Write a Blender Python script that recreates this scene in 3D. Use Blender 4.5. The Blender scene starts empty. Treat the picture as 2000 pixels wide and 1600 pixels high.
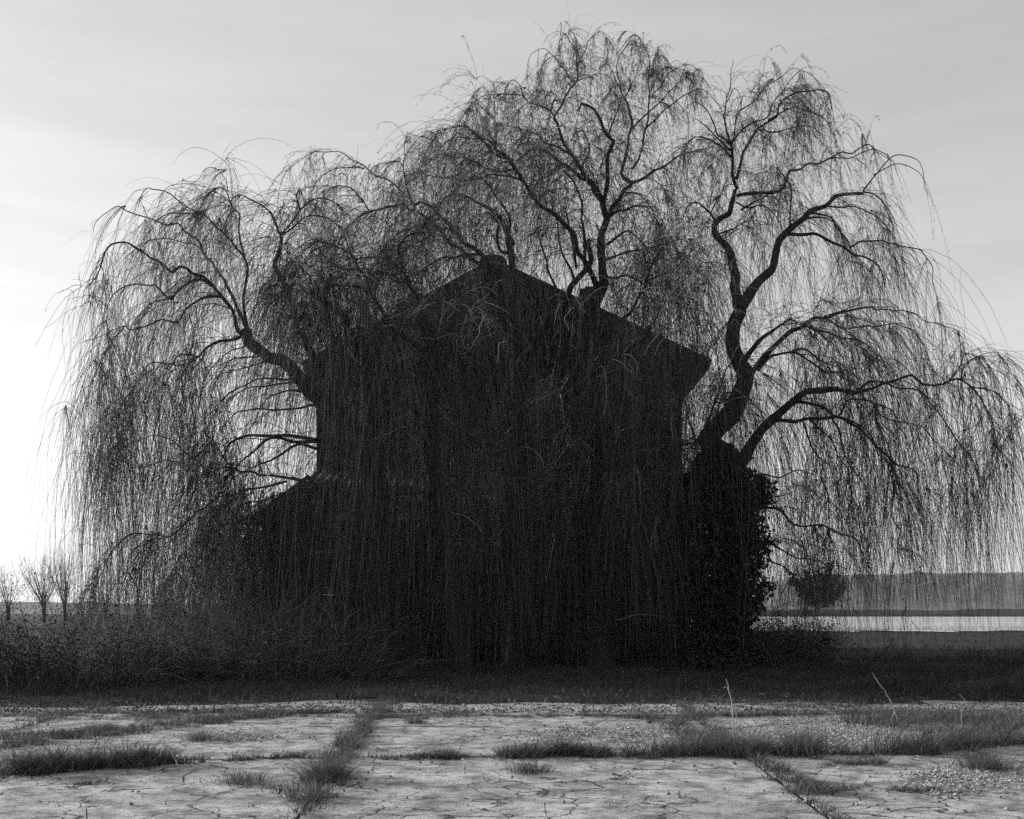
import bpy, bmesh, math, random
import numpy as np
from mathutils import Vector, Matrix

R = math.radians
rng = np.random.default_rng(7)
random.seed(7)
sc = bpy.context.scene
col = sc.collection

# ------------------------------------------------------------------ camera
F = 2145.0          # focal length in photograph pixels (frame 2000 wide)
HY = 1190.0         # horizon row
CZ = 1.6            # eye height
cam = bpy.data.cameras.new('camera')
cam.sensor_width = 36.0
cam.lens = F / 2000.0 * 36.0
cam.shift_y = (HY - 800.0) / 2000.0
cam.clip_end = 6000.0
cam.clip_start = 0.1
cob = bpy.data.objects.new('camera', cam)
cob.location = (0, 0, CZ)
cob.rotation_euler = (R(90), 0, 0)
col.objects.link(cob)
sc.camera = cob

# ------------------------------------------------------------------ sky, sun, exposure
SUN_AZ = -66.0      # degrees from the view direction, minus = left
SUN_EL = 14.0
w = bpy.data.worlds.new('World')
sc.world = w
w.use_nodes = True
nt = w.node_tree
for n in list(nt.nodes):
    nt.nodes.remove(n)
sky = nt.nodes.new('ShaderNodeTexSky')
sky.sky_type = 'NISHITA'
sky.sun_disc = False
sky.sun_elevation = R(SUN_EL)
sky.sun_rotation = R(SUN_AZ)
sky.air_density = 1.3
sky.dust_density = 1.0
sky.ozone_density = 1.0
bw = nt.nodes.new('ShaderNodeRGBToBW')
tc = nt.nodes.new('ShaderNodeTexCoord')
mp = nt.nodes.new('ShaderNodeMapping')
mp.inputs['Scale'].default_value = (1.2, 1.2, 9.0)
mp.inputs['Rotation'].default_value = (0, R(4), 0)
nz = nt.nodes.new('ShaderNodeTexNoise')
nz.inputs['Scale'].default_value = 2.2
nz.inputs['Detail'].default_value = 7.0
nz.inputs['Roughness'].default_value = 0.62
cr = nt.nodes.new('ShaderNodeMapRange')
cr.inputs['From Min'].default_value = 0.40
cr.inputs['From Max'].default_value = 0.75
cr.inputs['To Min'].default_value = 0.97
cr.inputs['To Max'].default_value = 1.10
ml = nt.nodes.new('ShaderNodeMath'); ml.operation = 'MULTIPLY'
bg = nt.nodes.new('ShaderNodeBackground')
bg.inputs["Strength"].default_value = 0.15
wo = nt.nodes.new('ShaderNodeOutputWorld')
L = nt.links.new
L(sky.outputs[0], bw.inputs[0])
L(tc.outputs['Generated'], mp.inputs[0]); L(mp.outputs[0], nz.inputs['Vector'])
L(nz.outputs['Fac'], cr.inputs['Value'])
pw = nt.nodes.new('ShaderNodeMath'); pw.operation = 'POWER'       # tone response of the black and white film
pw.inputs[1].default_value = 0.62
k1 = nt.nodes.new('ShaderNodeMath'); k1.operation = 'MULTIPLY'; k1.inputs[1].default_value = 0.15
k2 = nt.nodes.new('ShaderNodeMath'); k2.operation = 'MULTIPLY'; k2.inputs[1].default_value = 0.93 / 0.15
L(bw.outputs[0], k1.inputs[0]); L(k1.outputs[0], pw.inputs[0]); L(pw.outputs[0], k2.inputs[0])
L(k2.outputs[0], ml.inputs[0]); L(cr.outputs[0], ml.inputs[1])
L(ml.outputs[0], bg.inputs['Color']); L(bg.outputs[0], wo.inputs[0])

sl = bpy.data.lights.new('sun', 'SUN')
sl.energy = 5.0
sl.angle = R(0.5)
sl.color = (1.0, 1.0, 1.0)      # the photograph is black and white
so = bpy.data.objects.new('sun', sl)
_sd = Vector((math.sin(R(SUN_AZ)) * math.cos(R(SUN_EL)), math.cos(R(SUN_AZ)) * math.cos(R(SUN_EL)), math.sin(R(SUN_EL))))
so.rotation_euler = _sd.to_track_quat('Z', 'Y').to_euler()
so.location = (-30, 20, 30)
col.objects.link(so)

sc.view_settings.view_transform = 'Standard'
sc.view_settings.look = 'None'
sc.view_settings.exposure = 0.35
sc.view_settings.gamma = 1.0
sc.view_settings.use_curve_mapping = False
sc.cycles.max_bounces = 4
sc.cycles.diffuse_bounces = 1
sc.cycles.use_adaptive_sampling = True
sc.cycles.adaptive_threshold = 0.02
sc.cycles.glossy_bounces = 2
sc.cycles.transmission_bounces = 2
sc.cycles.volume_bounces = 0
sc.cycles.use_denoising = False

# ------------------------------------------------------------------ helpers
def PX(px, py, Y):
    """point at depth Y that stands at photograph pixel (px, py)"""
    return np.array([(px - 1000.0) / F * Y, Y, CZ + (HY - py) / F * Y])

def GP(px, py, z=0.0):
    """ground point under a photograph pixel"""
    Y = (CZ - z) * F / (py - HY)
    return np.array([(px - 1000.0) / F * Y, Y, z])

def mat(name, lo, hi, scale=4.0, rough=0.9, detail=6.0, bump=0.0, bscale=None, stretch=(1, 1, 1), spec=0.2, coords='Object'):
    m = bpy.data.materials.new(name)
    m.use_nodes = True
    t = m.node_tree
    b = t.nodes['Principled BSDF']
    b.inputs['Roughness'].default_value = rough
    b.inputs['Specular IOR Level'].default_value = spec
    c = t.nodes.new('ShaderNodeTexCoord')
    mpn = t.nodes.new('ShaderNodeMapping')
    mpn.inputs['Scale'].default_value = stretch
    n = t.nodes.new('ShaderNodeTexNoise')
    n.inputs['Scale'].default_value = scale
    n.inputs['Detail'].default_value = detail
    n.inputs['Roughness'].default_value = 0.65
    r = t.nodes.new('ShaderNodeValToRGB')
    r.color_ramp.elements[0].position = 0.32
    r.color_ramp.elements[0].color = (lo, lo, lo, 1)
    r.color_ramp.elements[1].position = 0.68
    r.color_ramp.elements[1].color = (hi, hi, hi, 1)
    t.links.new(c.outputs[coords], mpn.inputs[0])
    t.links.new(mpn.outputs[0], n.inputs['Vector'])
    t.links.new(n.outputs['Fac'], r.inputs[0])
    t.links.new(r.outputs[0], b.inputs['Base Color'])
    if bump:
        n2 = t.nodes.new('ShaderNodeTexNoise')
        n2.inputs['Scale'].default_value = bscale or scale * 5
        n2.inputs['Detail'].default_value = 5
        t.links.new(mpn.outputs[0], n2.inputs['Vector'])
        bp = t.nodes.new('ShaderNodeBump')
        bp.inputs['Strength'].default_value = bump
        bp.inputs['Distance'].default_value = 0.05
        t.links.new(n2.outputs['Fac'], bp.inputs['Height'])
        t.links.new(bp.outputs[0], b.inputs['Normal'])
    m['ramp'] = r.name
    return m

def rand_mat(name, lo, hi, rough=0.8, spec=0.2, trans=0.0, power=1.0):
    """a material whose tone differs from piece to piece (random per mesh island)"""
    m = bpy.data.materials.new(name)
    m.use_nodes = True
    t = m.node_tree
    b = t.nodes['Principled BSDF']
    b.inputs['Roughness'].default_value = rough
    b.inputs['Specular IOR Level'].default_value = spec
    g = t.nodes.new('ShaderNodeNewGeometry')
    r = t.nodes.new('ShaderNodeMapRange')
    r.inputs['To Min'].default_value = lo
    r.inputs['To Max'].default_value = hi
    pwn = t.nodes.new('ShaderNodeMath'); pwn.operation = 'POWER'; pwn.inputs[1].default_value = power
    t.links.new(g.outputs['Random Per Island'], pwn.inputs[0]); t.links.new(pwn.outputs[0], r.inputs['Value'])
    t.links.new(r.outputs[0], b.inputs['Base Color'])
    if trans:
        tr = t.nodes.new('ShaderNodeBsdfTranslucent')
        t.links.new(r.outputs[0], tr.inputs['Color'])
        mx = t.nodes.new('ShaderNodeMixShader')
        mx.inputs[0].default_value = trans
        t.links.new(b.outputs[0], mx.inputs[1]); t.links.new(tr.outputs[0], mx.inputs[2])
        t.links.new(mx.outputs[0], t.nodes['Material Output'].inputs['Surface'])
    return m

def np_mesh(name, verts, faces, material=None, smooth=True):
    """verts (N,3); faces: (M,k) int array"""
    me = bpy.data.meshes.new(name)
    verts = np.ascontiguousarray(verts, dtype=np.float32)
    faces = np.ascontiguousarray(faces, dtype=np.int32)
    k = faces.shape[1]
    me.vertices.add(len(verts)); me.vertices.foreach_set('co', verts.ravel())
    me.loops.add(faces.size); me.loops.foreach_set('vertex_index', faces.ravel())
    me.polygons.add(len(faces))
    me.polygons.foreach_set('loop_start', np.arange(0, faces.size, k, dtype=np.int32))
    me.polygons.foreach_set('loop_total', np.full(len(faces), k, dtype=np.int32))
    me.polygons.foreach_set('use_smooth', np.full(len(faces), smooth, dtype=bool))
    me.update(calc_edges=True)
    if material: me.materials.append(material)
    return me

def link(name, me, parent=None, loc=None):
    o = bpy.data.objects.new(name, me)
    col.objects.link(o)
    if parent is not None: o.parent = parent
    if loc is not None: o.location = loc
    return o

def tag(o, label=None, cat=None, group=None, kind=None):
    if label: o['label'] = label
    if cat: o['category'] = cat
    if group: o['group'] = group
    if kind: o['kind'] = kind
    return o

def empty(name, loc=(0, 0, 0)):
    o = bpy.data.objects.new(name, None)
    o.location = loc
    o.empty_display_size = 0.3
    col.objects.link(o)
    return o

def nrm(a):
    return a / np.maximum(np.linalg.norm(a, axis=-1, keepdims=True), 1e-9)

def tubes(P, Rd, k=3):
    """P (N,S,3), Rd (N,S): returns verts, quads of N tubes with k sides"""
    N, S, _ = P.shape
    T = np.empty_like(P)
    T[:, 1:-1] = P[:, 2:] - P[:, :-2]
    T[:, 0] = P[:, 1] - P[:, 0]
    T[:, -1] = P[:, -1] - P[:, -2]
    T = nrm(T)
    ref = np.where(np.abs(T[:, :, 0:1]) < 0.8, np.array([1.0, 0, 0]), np.array([0, 1.0, 0]))
    ref = np.broadcast_to(ref[:, :1], T.shape)
    A = nrm(np.cross(T, ref)); B = np.cross(T, A)
    ang = np.arange(k) / k * 2 * np.pi
    V = P[:, :, None, :] + Rd[:, :, None, None] * (np.cos(ang)[None, None, :, None] * A[:, :, None, :] + np.sin(ang)[None, None, :, None] * B[:, :, None, :])
    n = np.arange(N)[:, None, None] * S * k
    s = np.arange(S - 1)[None, :, None] * k
    j = np.arange(k)[None, None, :]; j2 = (j + 1) % k
    a = n + s + j; b = n + s + j2; c = n + s + k + j2; d = n + s + k + j
    return V.reshape(-1, 3), np.stack([a, b, c, d], -1).reshape(-1, 4)

class Acc:
    """collects pieces of quads into one mesh"""
    def __init__(s): s.v = []; s.f = []; s.n = 0
    def add(s, v, f):
        if len(v) == 0: return
        s.v.append(v); s.f.append(f + s.n); s.n += len(v)
    def mesh(s, name, m, smooth=True):
        return np_mesh(name, np.concatenate(s.v), np.concatenate(s.f), m, smooth)

def grow(P0, D0, Ln, S, target, pull, noise, zmin=None):
    """N twigs of S points: start P0, direction D0, length Ln, bending towards `target`"""
    N = len(P0)
    P = np.empty((N, S, 3)); P[:, 0] = P0
    D = nrm(D0)
    st = (Ln / (S - 1))[:, None]
    for i in range(1, S):
        D = nrm(D + pull * target + noise * rng.normal(size=(N, 3)))
        P[:, i] = P[:, i - 1] + D * st
        if zmin is not None:
            P[:, i, 2] = np.maximum(P[:, i, 2], zmin)
    return P

def blades(P0, H, W, lean, S=3):
    """grass blades: P0 (N,3) roots, heights H, widths W, lean vectors (N,2); thin bent strips"""
    N = len(P0)
    az = rng.uniform(0, 2 * np.pi, N)
    side = np.stack([np.cos(az), np.sin(az), np.zeros(N)], -1)
    V = np.empty((N, S, 2, 3))
    for i in range(S):
        t = i / (S - 1)
        c = P0.copy()
        c[:, 2] += H * t * (1 - 0.18 * t)
        c[:, :2] += lean * H[:, None] * (t ** 1.8)
        wd = W * (1 - 0.86 * t)
        V[:, i, 0] = c - side * wd[:, None] / 2
        V[:, i, 1] = c + side * wd[:, None] / 2
    n = np.arange(N)[:, None] * S * 2
    s = np.arange(S - 1)[None, :] * 2
    a = n + s
    return V.reshape(-1, 3), np.stack([a, a + 1, a + 3, a + 2], -1).reshape(-1, 4)

def leaves(P, Ln, Wd, hang=0.6):
    """small four-cornered leaves at points P"""
    N = len(P)
    D = nrm(rng.normal(size=(N, 3)) + np.array([0, 0, -hang * 2]))
    Sd = nrm(np.cross(D, rng.normal(size=(N, 3))))
    Nn = np.cross(D, Sd)
    Ln = np.broadcast_to(Ln, (N,))[:, None]; Wd = np.broadcast_to(Wd, (N,))[:, None]
    V = np.empty((N, 4, 3))
    V[:, 0] = P
    V[:, 1] = P + D * Ln * 0.45 + Sd * Wd / 2 + Nn * Wd * 0.12
    V[:, 2] = P + D * Ln
    V[:, 3] = P + D * Ln * 0.45 - Sd * Wd / 2 + Nn * Wd * 0.12
    return V.reshape(-1, 3), np.arange(N * 4).reshape(-1, 4)

def vnoise(x, y, s=1.0, seed=0):
    """cheap smooth noise for scattering"""
    a = np.sin(x * 1.7 * s + seed) * np.cos(y * 1.3 * s + seed * 2.1)
    b = np.sin(x * 3.1 * s - y * 2.3 * s + seed * 1.3)
    c = np.sin(x * 0.7 * s + y * 0.9 * s + seed * 0.7)
    d = np.sin(x * 6.3 * s + y * 4.9 * s + seed * 3.7) * np.cos(y * 7.1 * s - x * 2.2 * s)
    return (a + 0.7 * b + c + 0.6 * d) / 3.3

def box(bm, x0, x1, y0, y1, z0, z1):
    v = [bm.verts.new(p) for p in ((x0, y0, z0), (x1, y0, z0), (x1, y1, z0), (x0, y1, z0), (x0, y0, z1), (x1, y0, z1), (x1, y1, z1), (x0, y1, z1))]
    for f in ((0, 3, 2, 1), (4, 5, 6, 7), (0, 1, 5, 4), (1, 2, 6, 5), (2, 3, 7, 6), (3, 0, 4, 7)):
        bm.faces.new([v[i] for i in f])

def prism(bm, pts, y0, y1):
    """polygon pts (x,z) extruded along y"""
    a = [bm.verts.new((x, y0, z)) for x, z in pts]
    b = [bm.verts.new((x, y1, z)) for x, z in pts]
    n = len(pts)
    bm.faces.new(a); bm.faces.new(b[::-1])
    for i in range(n):
        bm.faces.new([a[i], b[i], b[(i + 1) % n], a[(i + 1) % n]])

def bm_obj(name, bm, m, parent=None, bevel=0.0):
    bmesh.ops.recalc_face_normals(bm, faces=bm.faces[:])
    if bevel:
        bmesh.ops.bevel(bm, geom=bm.edges[:], offset=bevel, segments=1, affect='EDGES')
    me = bpy.data.meshes.new(name)
    bm.to_mesh(me); bm.free()
    me.materials.append(m)
    return link(name, me, parent)

# ------------------------------------------------------------------ materials
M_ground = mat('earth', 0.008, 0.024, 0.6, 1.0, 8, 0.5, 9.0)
M_field = mat('pale_field', 0.34, 0.52, 0.06, 1.0, 8, 0.4, 1.2)
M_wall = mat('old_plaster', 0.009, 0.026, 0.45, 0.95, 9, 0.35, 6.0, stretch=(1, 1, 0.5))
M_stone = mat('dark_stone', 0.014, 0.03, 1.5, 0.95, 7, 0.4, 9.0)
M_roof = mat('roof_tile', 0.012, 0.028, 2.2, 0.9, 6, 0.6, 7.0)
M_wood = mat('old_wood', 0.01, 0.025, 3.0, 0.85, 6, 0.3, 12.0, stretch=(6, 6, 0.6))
M_glass = mat('dusty_glass', 0.01, 0.02, 1.0, 0.25, 3, spec=0.5)
M_bark = mat('bark', 0.012, 0.045, 5.0, 0.95, 8, 0.8, 14.0, stretch=(1.6, 1.6, 0.35))
M_twig = rand_mat('twig', 0.010, 0.17, 0.7, 0.25, power=2.6)
M_lit_twig = rand_mat('pale_lit_twig', 0.08, 0.65, 0.7, 0.3, power=2.0)  # pale bare twigs: sunlit highlights painted in as tone
M_shoot = rand_mat('shoot_bark', 0.02, 0.70, 0.65, 0.3, power=4.0)  # rare very pale shoots: peeled bark, with sunlit highlights painted in
M_skylit_tile = mat('skylit_tile', 0.06, 0.16, 3.0, 0.9, 6, 0.5, 12.0)  # porch tiles paler than the roof: skylight on them is painted in
M_wleaf = rand_mat('willow_leaf', 0.025, 0.07, 0.7, 0.2, 0.25)
M_ivy = rand_mat('ivy_leaf', 0.008, 0.028, 0.6, 0.2)
M_bramble = rand_mat('bramble_leaf', 0.006, 0.035, 0.9, 0.1, 0.2)
M_grass = rand_mat('grass_blade', 0.025, 0.17, 0.7, 0.25, 0.3)
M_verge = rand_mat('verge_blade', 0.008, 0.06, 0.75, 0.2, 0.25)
M_litter = rand_mat('dead_leaf', 0.02, 0.14, 0.8, 0.2)
M_straw = mat('dry_stalk', 0.18, 0.34, 8.0, 0.8, 3)
M_gravel = rand_mat('gravel_stone', 0.10, 0.42, 0.9, 0.2)
M_far = mat('hazed_wood', 0.15, 0.26, 0.3, 1.0, 6)  # hill wood paled: distance haze partly put into its tone

def concrete():
    m = bpy.data.materials.new('worn_concrete'); m.use_nodes = True
    t = m.node_tree; N = t.nodes.new; K = t.links.new
    b = t.nodes['Principled BSDF']; b.inputs['Roughness'].default_value = 0.92; b.inputs['Specular IOR Level'].default_value = 0.2
    c = N('ShaderNodeTexCoord')
    def noise(scale, det, rough=0.6):
        n = N('ShaderNodeTexNoise'); n.inputs['Scale'].default_value = scale; n.inputs['Detail'].default_value = det
        n.inputs['Roughness'].default_value = rough; K(c.outputs['Object'], n.inputs['Vector']); return n
    def ramp(src, p0, v0, p1, v1):
        r = N('ShaderNodeMapRange'); r.inputs['From Min'].default_value = p0; r.inputs['From Max'].default_value = p1
        r.inputs['To Min'].default_value = v0; r.inputs['To Max'].default_value = v1; K(src, r.inputs['Value']); return r.outputs[0]
    def mul(a, bb, op='MULTIPLY'):
        x = N('ShaderNodeMath'); x.operation = op
        for i, s in enumerate((a, bb)):
            if isinstance(s, float): x.inputs[i].default_value = s
            else: K(s, x.inputs[i])
        return x.outputs[0]
    base = ramp(noise(0.9, 8, 0.7).outputs['Fac'], 0.3, 0.33, 0.7, 0.62)
    spk = ramp(noise(60, 3).outputs['Fac'], 0.36, 0.55, 0.55, 1.1)
    pit = ramp(noise(14, 4, 0.7).outputs['Fac'], 0.30, 0.45, 0.45, 1.0)
    stain = ramp(noise(2.6, 9, 0.75).outputs['Fac'], 0.40, 0.38, 0.57, 1.05)
    # cracks: warped cell borders, broken up
    dn = N('ShaderNodeTexNoise'); dn.inputs['Scale'].default_value = 2.2; dn.inputs['Detail'].default_value = 6; K(c.outputs['Object'], dn.inputs['Vector'])
    mx = N('ShaderNodeMix'); mx.data_type = 'RGBA'; mx.blend_type = 'ADD'; mx.inputs[0].default_value = 0.55
    K(c.outputs['Object'], mx.inputs[6]); K(dn.outputs['Color'], mx.inputs[7])
    v = N('ShaderNodeTexVoronoi'); v.feature = 'DISTANCE_TO_EDGE'; v.inputs['Scale'].default_value = 1.5; K(mx.outputs[2], v.inputs['Vector'])
    ck = ramp(v.outputs['Distance'], 0.006, 0.08, 0.022, 1.0)
    gate = ramp(noise(0.8, 3).outputs['Fac'], 0.40, 0.0, 0.50, 1.0)
    inv = mul(1.0, ck, 'SUBTRACT'); crk = mul(1.0, mul(inv, gate), 'SUBTRACT')
    out = mul(mul(mul(base, spk), mul(pit, stain)), crk)
    K(out, b.inputs['Base Color'])
    h = mul(mul(pit, crk), mul(spk, 0.25))
    bp = N('ShaderNodeBump'); bp.inputs['Strength'].default_value = 0.5; bp.inputs['Distance'].default_value = 0.02
    K(h, bp.inputs['Height']); K(bp.outputs[0], b.inputs['Normal'])
    return m
M_conc = concrete()

# ------------------------------------------------------------------ ground, field, bank, hill
def sheet(name, xs, ys, hf, m):
    X, Y = np.meshgrid(xs, ys)
    Z = hf(X, Y)
    V = np.stack([X, Y, Z], -1).reshape(-1, 3)
    nx, ny = len(xs), len(ys)
    i = np.arange(ny - 1)[:, None] * nx + np.arange(nx - 1)[None, :]
    Fq = np.stack([i, i + 1, i + nx + 1, i + nx], -1).reshape(-1, 4)
    return link(name, np_mesh(name, V, Fq, m))

def near_h(X, Y):
    g = np.clip((Y - 17.5) / 6, 0, 1) * np.clip((60 - Y) / 20, 0, 1)
    return g * (0.10 + 0.07 * vnoise(X * 0.5, Y * 0.5, 1, 3)) + 0.014 * (Y < 18)

xs = np.concatenate([-np.geomspace(1500, 16, 22), np.arange(-15, 15.1, 0.5), np.geomspace(16, 1500, 22)])
ys = np.concatenate([np.arange(-30, 4, 2), np.arange(4, 40, 0.5), np.geomspace(40, 2600, 40)])
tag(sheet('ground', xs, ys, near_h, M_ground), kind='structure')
# pale stubble field to the right
fx = np.linspace(8, 260, 160); fy = np.geomspace(74, 232, 30)
def field_h(X, Y):
    return 0.06 + 0.04 * vnoise(X * 0.2, Y * 0.2, 1, 1) + 0 * X
fo = sheet('field', fx, fy, field_h, M_field)
for vtx in fo.data.vertices:        # ragged near edge
    if vtx.co.y < 76:
        vtx.co.y += 9 * (vnoise(np.array(vtx.co.x * 0.6), np.array(1.0), 1, 5)) + 7 - 0.03 * vtx.co.x
tag(fo, kind='structure')
bx_ = np.linspace(-330, 330, 260); by_ = np.linspace(226, 246, 12)
def bank_h(X, Y):
    t = np.clip(1 - np.abs((Y - 236) / 10), 0, 1)
    return t ** 0.6 * (1.7 + 0.35 * vnoise(X * 0.12, Y * 0.2, 1, 8)) * np.clip((X + 40) / 90, 0.25, 1) - 0.05
M_bank = mat('rough_bank', 0.02, 0.06, 0.25, 1.0, 8, 0.8, 1.5)
tag(sheet('bank', bx_, by_, bank_h, M_bank), kind='structure')
hx = np.linspace(-700, 900, 420); hy = np.concatenate([np.linspace(380, 470, 26), np.linspace(490, 900, 8)])
def hill_h(X, Y):
    px = 1000 + X / np.maximum(Y, 1) * F
    top = np.interp(X / 420 * F + 1000, [-3000, -200, 200, 900, 1430, 1500, 1560, 1660, 1850, 2100, 4000], [6, 4.5, 3, 4, 7.2, 9.2, 12, 15.2, 15.8, 16.4, 22])
    ramp = np.clip((Y - 380) / 60, 0, 1); ramp = ramp * ramp * (3 - 2 * ramp)
    rough = 0.8 * vnoise(X * 0.11, Y * 0.11, 1, 2) + 0.7 * vnoise(X * 0.4, Y * 0.3, 1, 4) + .35 * rng.normal(size=X.shape)
    return top * ramp + rough * ramp - 0.1
tag(sheet('hill', hx, hy, hill_h, M_far), kind='structure')

# ------------------------------------------------------------------ broken concrete pavement
pave = tag(empty('pavement', (0, 0, 0)), kind='structure')
prs = random.Random(11)
def edge_path(a, b, amp, n=6, clampends=True):
    pts = [a, b]
    for it in range(3):
        out = []
        for p, q in zip(pts[:-1], pts[1:]):
            dx, dy = q[0] - p[0], q[1] - p[1]
            l = math.hypot(dx, dy)
            o = prs.gauss(0, amp) * l
            out += [p, ((p[0] + q[0]) / 2 - dy / max(l, 1e-6) * o, (p[1] + q[1]) / 2 + dx / max(l, 1e-6) * o)]
        out.append(pts[-1]); pts = out
    return pts

def split_poly(poly, gap):
    cx = sum(p[0] for p in poly) / len(poly); cy = sum(p[1] for p in poly) / len(poly)
    w_ = max(p[0] for p in poly) - min(p[0] for p in poly); h_ = max(p[1] for p in poly) - min(p[1] for p in poly)
    ang = prs.gauss(math.pi / 2 if w_ > h_ else 0, 0.5)
    cx += prs.uniform(-.15, .15) * w_; cy += prs.uniform(-.15, .15) * h_
    d = (math.cos(ang), math.sin(ang))
    hits = []
    n = len(poly)
    for i in range(n):
        p, q = poly[i], poly[(i + 1) % n]
        sp = (p[0] - cx) * d[1] - (p[1] - cy) * d[0]
        sq = (q[0] - cx) * d[1] - (q[1] - cy) * d[0]
        if (sp < 0) != (sq < 0):
            t = sp / (sp - sq)
            x, y = p[0] + (q[0] - p[0]) * t, p[1] + (q[1] - p[1]) * t
            hits.append((i, (x, y), (x - cx) * d[0] + (y - cy) * d[1]))
    pos = [h for h in hits if h[2] > 0]; neg = [h for h in hits if h[2] <= 0]
    if not pos or not neg: return [poly]
    A = min(pos, key=lambda h: h[2]); B = max(neg, key=lambda h: h[2])
    if A[0] == B[0]: return [poly]
    path = edge_path(A[1], B[1], 0.10)
    nx_, ny_ = -d[1], d[0]
    g1 = [(x + nx_ * gap, y + ny_ * gap) for x, y in path]
    g2 = [(x - nx_ * gap, y - ny_ * gap) for x, y in path]
    def walk(i0, i1):
        out = []; i = (i0 + 1) % n
        while True:
            out.append(poly[i])
            if i == i1: break
            i = (i + 1) % n
        return out
    pa = walk(A[0], B[0]); pb = walk(B[0], A[0])
    # side test to give each half its own shifted crack line
    ca = sum((p[0] - cx) * nx_ + (p[1] - cy) * ny_ for p in pa)
    ga, gb = (g1, g2) if ca > 0 else (g2, g1)
    return [pa + ga[::-1], pb + gb]

def area(poly):
    return abs(sum(p[0] * q[1] - q[0] * p[1] for p, q in zip(poly, poly[1:] + poly[:1]))) / 2

def slab(poly, z, th=0.10):
    bm = bmesh.new()
    top = [bm.verts.new((x, y, z + (x * 0.0006) )) for x, y in poly]
    bot = [bm.verts.new((x, y, z - th)) for x, y in poly]
    n = len(poly)
    bm.faces.new(top)
    for i in range(n):
        bm.faces.new([top[i], bot[i], bot[(i + 1) % n], top[(i + 1) % n]])
    return bm_obj('slab', bm, M_conc, pave)

JX = [-10.8, -6.35, -1.80, 2.52, 7.0, 11.4]
JY = [3.0, 7.3, 11.7, 16.15, 18.9]
slabs_grid = []
for i in range(5):
    for j in range(4):
        ga = 0.008
        sk = lambda x: (0.16 * (x + 1.9) if x < -1.9 else 0.03 * (x + 1.9))
        x0, x1, y0, y1 = JX[i] + ga, JX[i + 1] - ga, JY[j] + ga, JY[j + 1] - ga
        jx = lambda k, y: JX[k] + ({1: -.053, 2: -.053, 3: .035}.get(k, 0)) * (y - 12)
        x00, x10, x01, x11 = jx(i, y0) + ga, jx(i + 1, y0) - ga, jx(i, y1) + ga, jx(i + 1, y1) - ga
        c4 = [(x00, y0 + sk(x00) * 0.8), (x10, y0 + sk(x10) * 0.8), (x11, y1 + sk(x11) * 0.8), (x01, y1 + sk(x01) * 0.8)]
        if j == 3:      # far row: ragged, half overgrown edge
            c4[2] = (x11, y1 + sk(x1) * 0.8 + prs.uniform(-1.1, .3)); c4[3] = (x01, y1 + sk(x0) * 0.8 + prs.uniform(-1.1, .3))
        poly = []
        for a, b in zip(c4, c4[1:] + c4[:1]):
            poly += edge_path(a, b, 0.09 if (j == 3 and a is c4[2]) else 0.004)[:-1]
        todo = [poly]; done = []
        lim = 1.6 if j in (1, 2) else 3.2
        while todo:
            p = todo.pop()
            if area(p) > lim * prs.uniform(1.2, 3.6):
                r_ = split_poly(p, prs.uniform(0.002, 0.005))
                if len(r_) == 2: todo += r_
                else: done.append(p)
            else: done.append(p)
        for p in done:
            slab(p, 0.026 + prs.uniform(-0.006, 0.008))

# ------------------------------------------------------------------ house
YH = 33.5; YR = 32.9
hxp = lambda px, Y=YH: (px - 1000) / F * Y
hzp = lambda py, Y=YH: CZ + (HY - py) / F * Y
house = tag(empty('house', (hxp(975), YH, 0)), 'dark derelict gabled house half hidden behind the weeping willows', 'house')
HB = 46.0
def hobj(name, bm, m, parent=house, bevel=0.0):
    o = bm_obj(name, bm, m, parent, bevel)
    if parent is house: o.matrix_parent_inverse = Matrix.Translation(-Vector(house.location))
    return o
WL, WR = hxp(618), hxp(1332)
ax, az = hxp(963, YR), hzp(504, YR)
rx, rz = hxp(1391, YR), hzp(702, YR)
lx, lz = hxp(588, YR), hzp(707, YR)
TH = 0.30
sr = (az - rz) / (rx - ax); s_l = (az - lz) / (ax - lx)
# front wall with openings: built as bands round recessed windows and doors
ops = [(hxp(790), hxp(846), hzp(850), hzp(765)), (hxp(1108), hxp(1164), hzp(850), hzp(765)), (hxp(950), hxp(992), hzp(680), hzp(620))]
def wall_z(x):
    return (az - sr * (x - ax) if x > ax else az - s_l * (ax - x)) - TH - 0.02
bm = bmesh.new()
cuts = sorted({WL, WR, ax} | {o[0] for o in ops} | {o[1] for o in ops})
for a, b in zip(cuts[:-1], cuts[1:]):
    mid = (a + b) / 2
    inside = sorted([o for o in ops if o[0] < mid < o[1]], key=lambda o: o[2])
    z = 0.0
    for o in inside:
        prism(bm, [(a, z), (b, z), (b, o[2]), (a, o[2])], YH, YH + 0.4)
        z = o[3]
    prism(bm, [(a, z), (b, z), (b, wall_z(b)), (a, wall_z(a))], YH, YH + 0.4)
bmesh.ops.remove_doubles(bm, verts=bm.verts[:], dist=1e-4)
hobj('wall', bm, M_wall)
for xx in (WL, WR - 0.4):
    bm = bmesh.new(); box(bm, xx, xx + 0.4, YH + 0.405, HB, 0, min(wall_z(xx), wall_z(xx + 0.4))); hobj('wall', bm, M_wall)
bm = bmesh.new(); prism(bm, [(WL + .41, 0), (WR - .41, 0), (WR - .41, wall_z(WR)), (ax, wall_z(ax)), (WL + .41, wall_z(WL))], HB - 0.4, HB - 0.005); hobj('wall', bm, M_wall)
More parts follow.
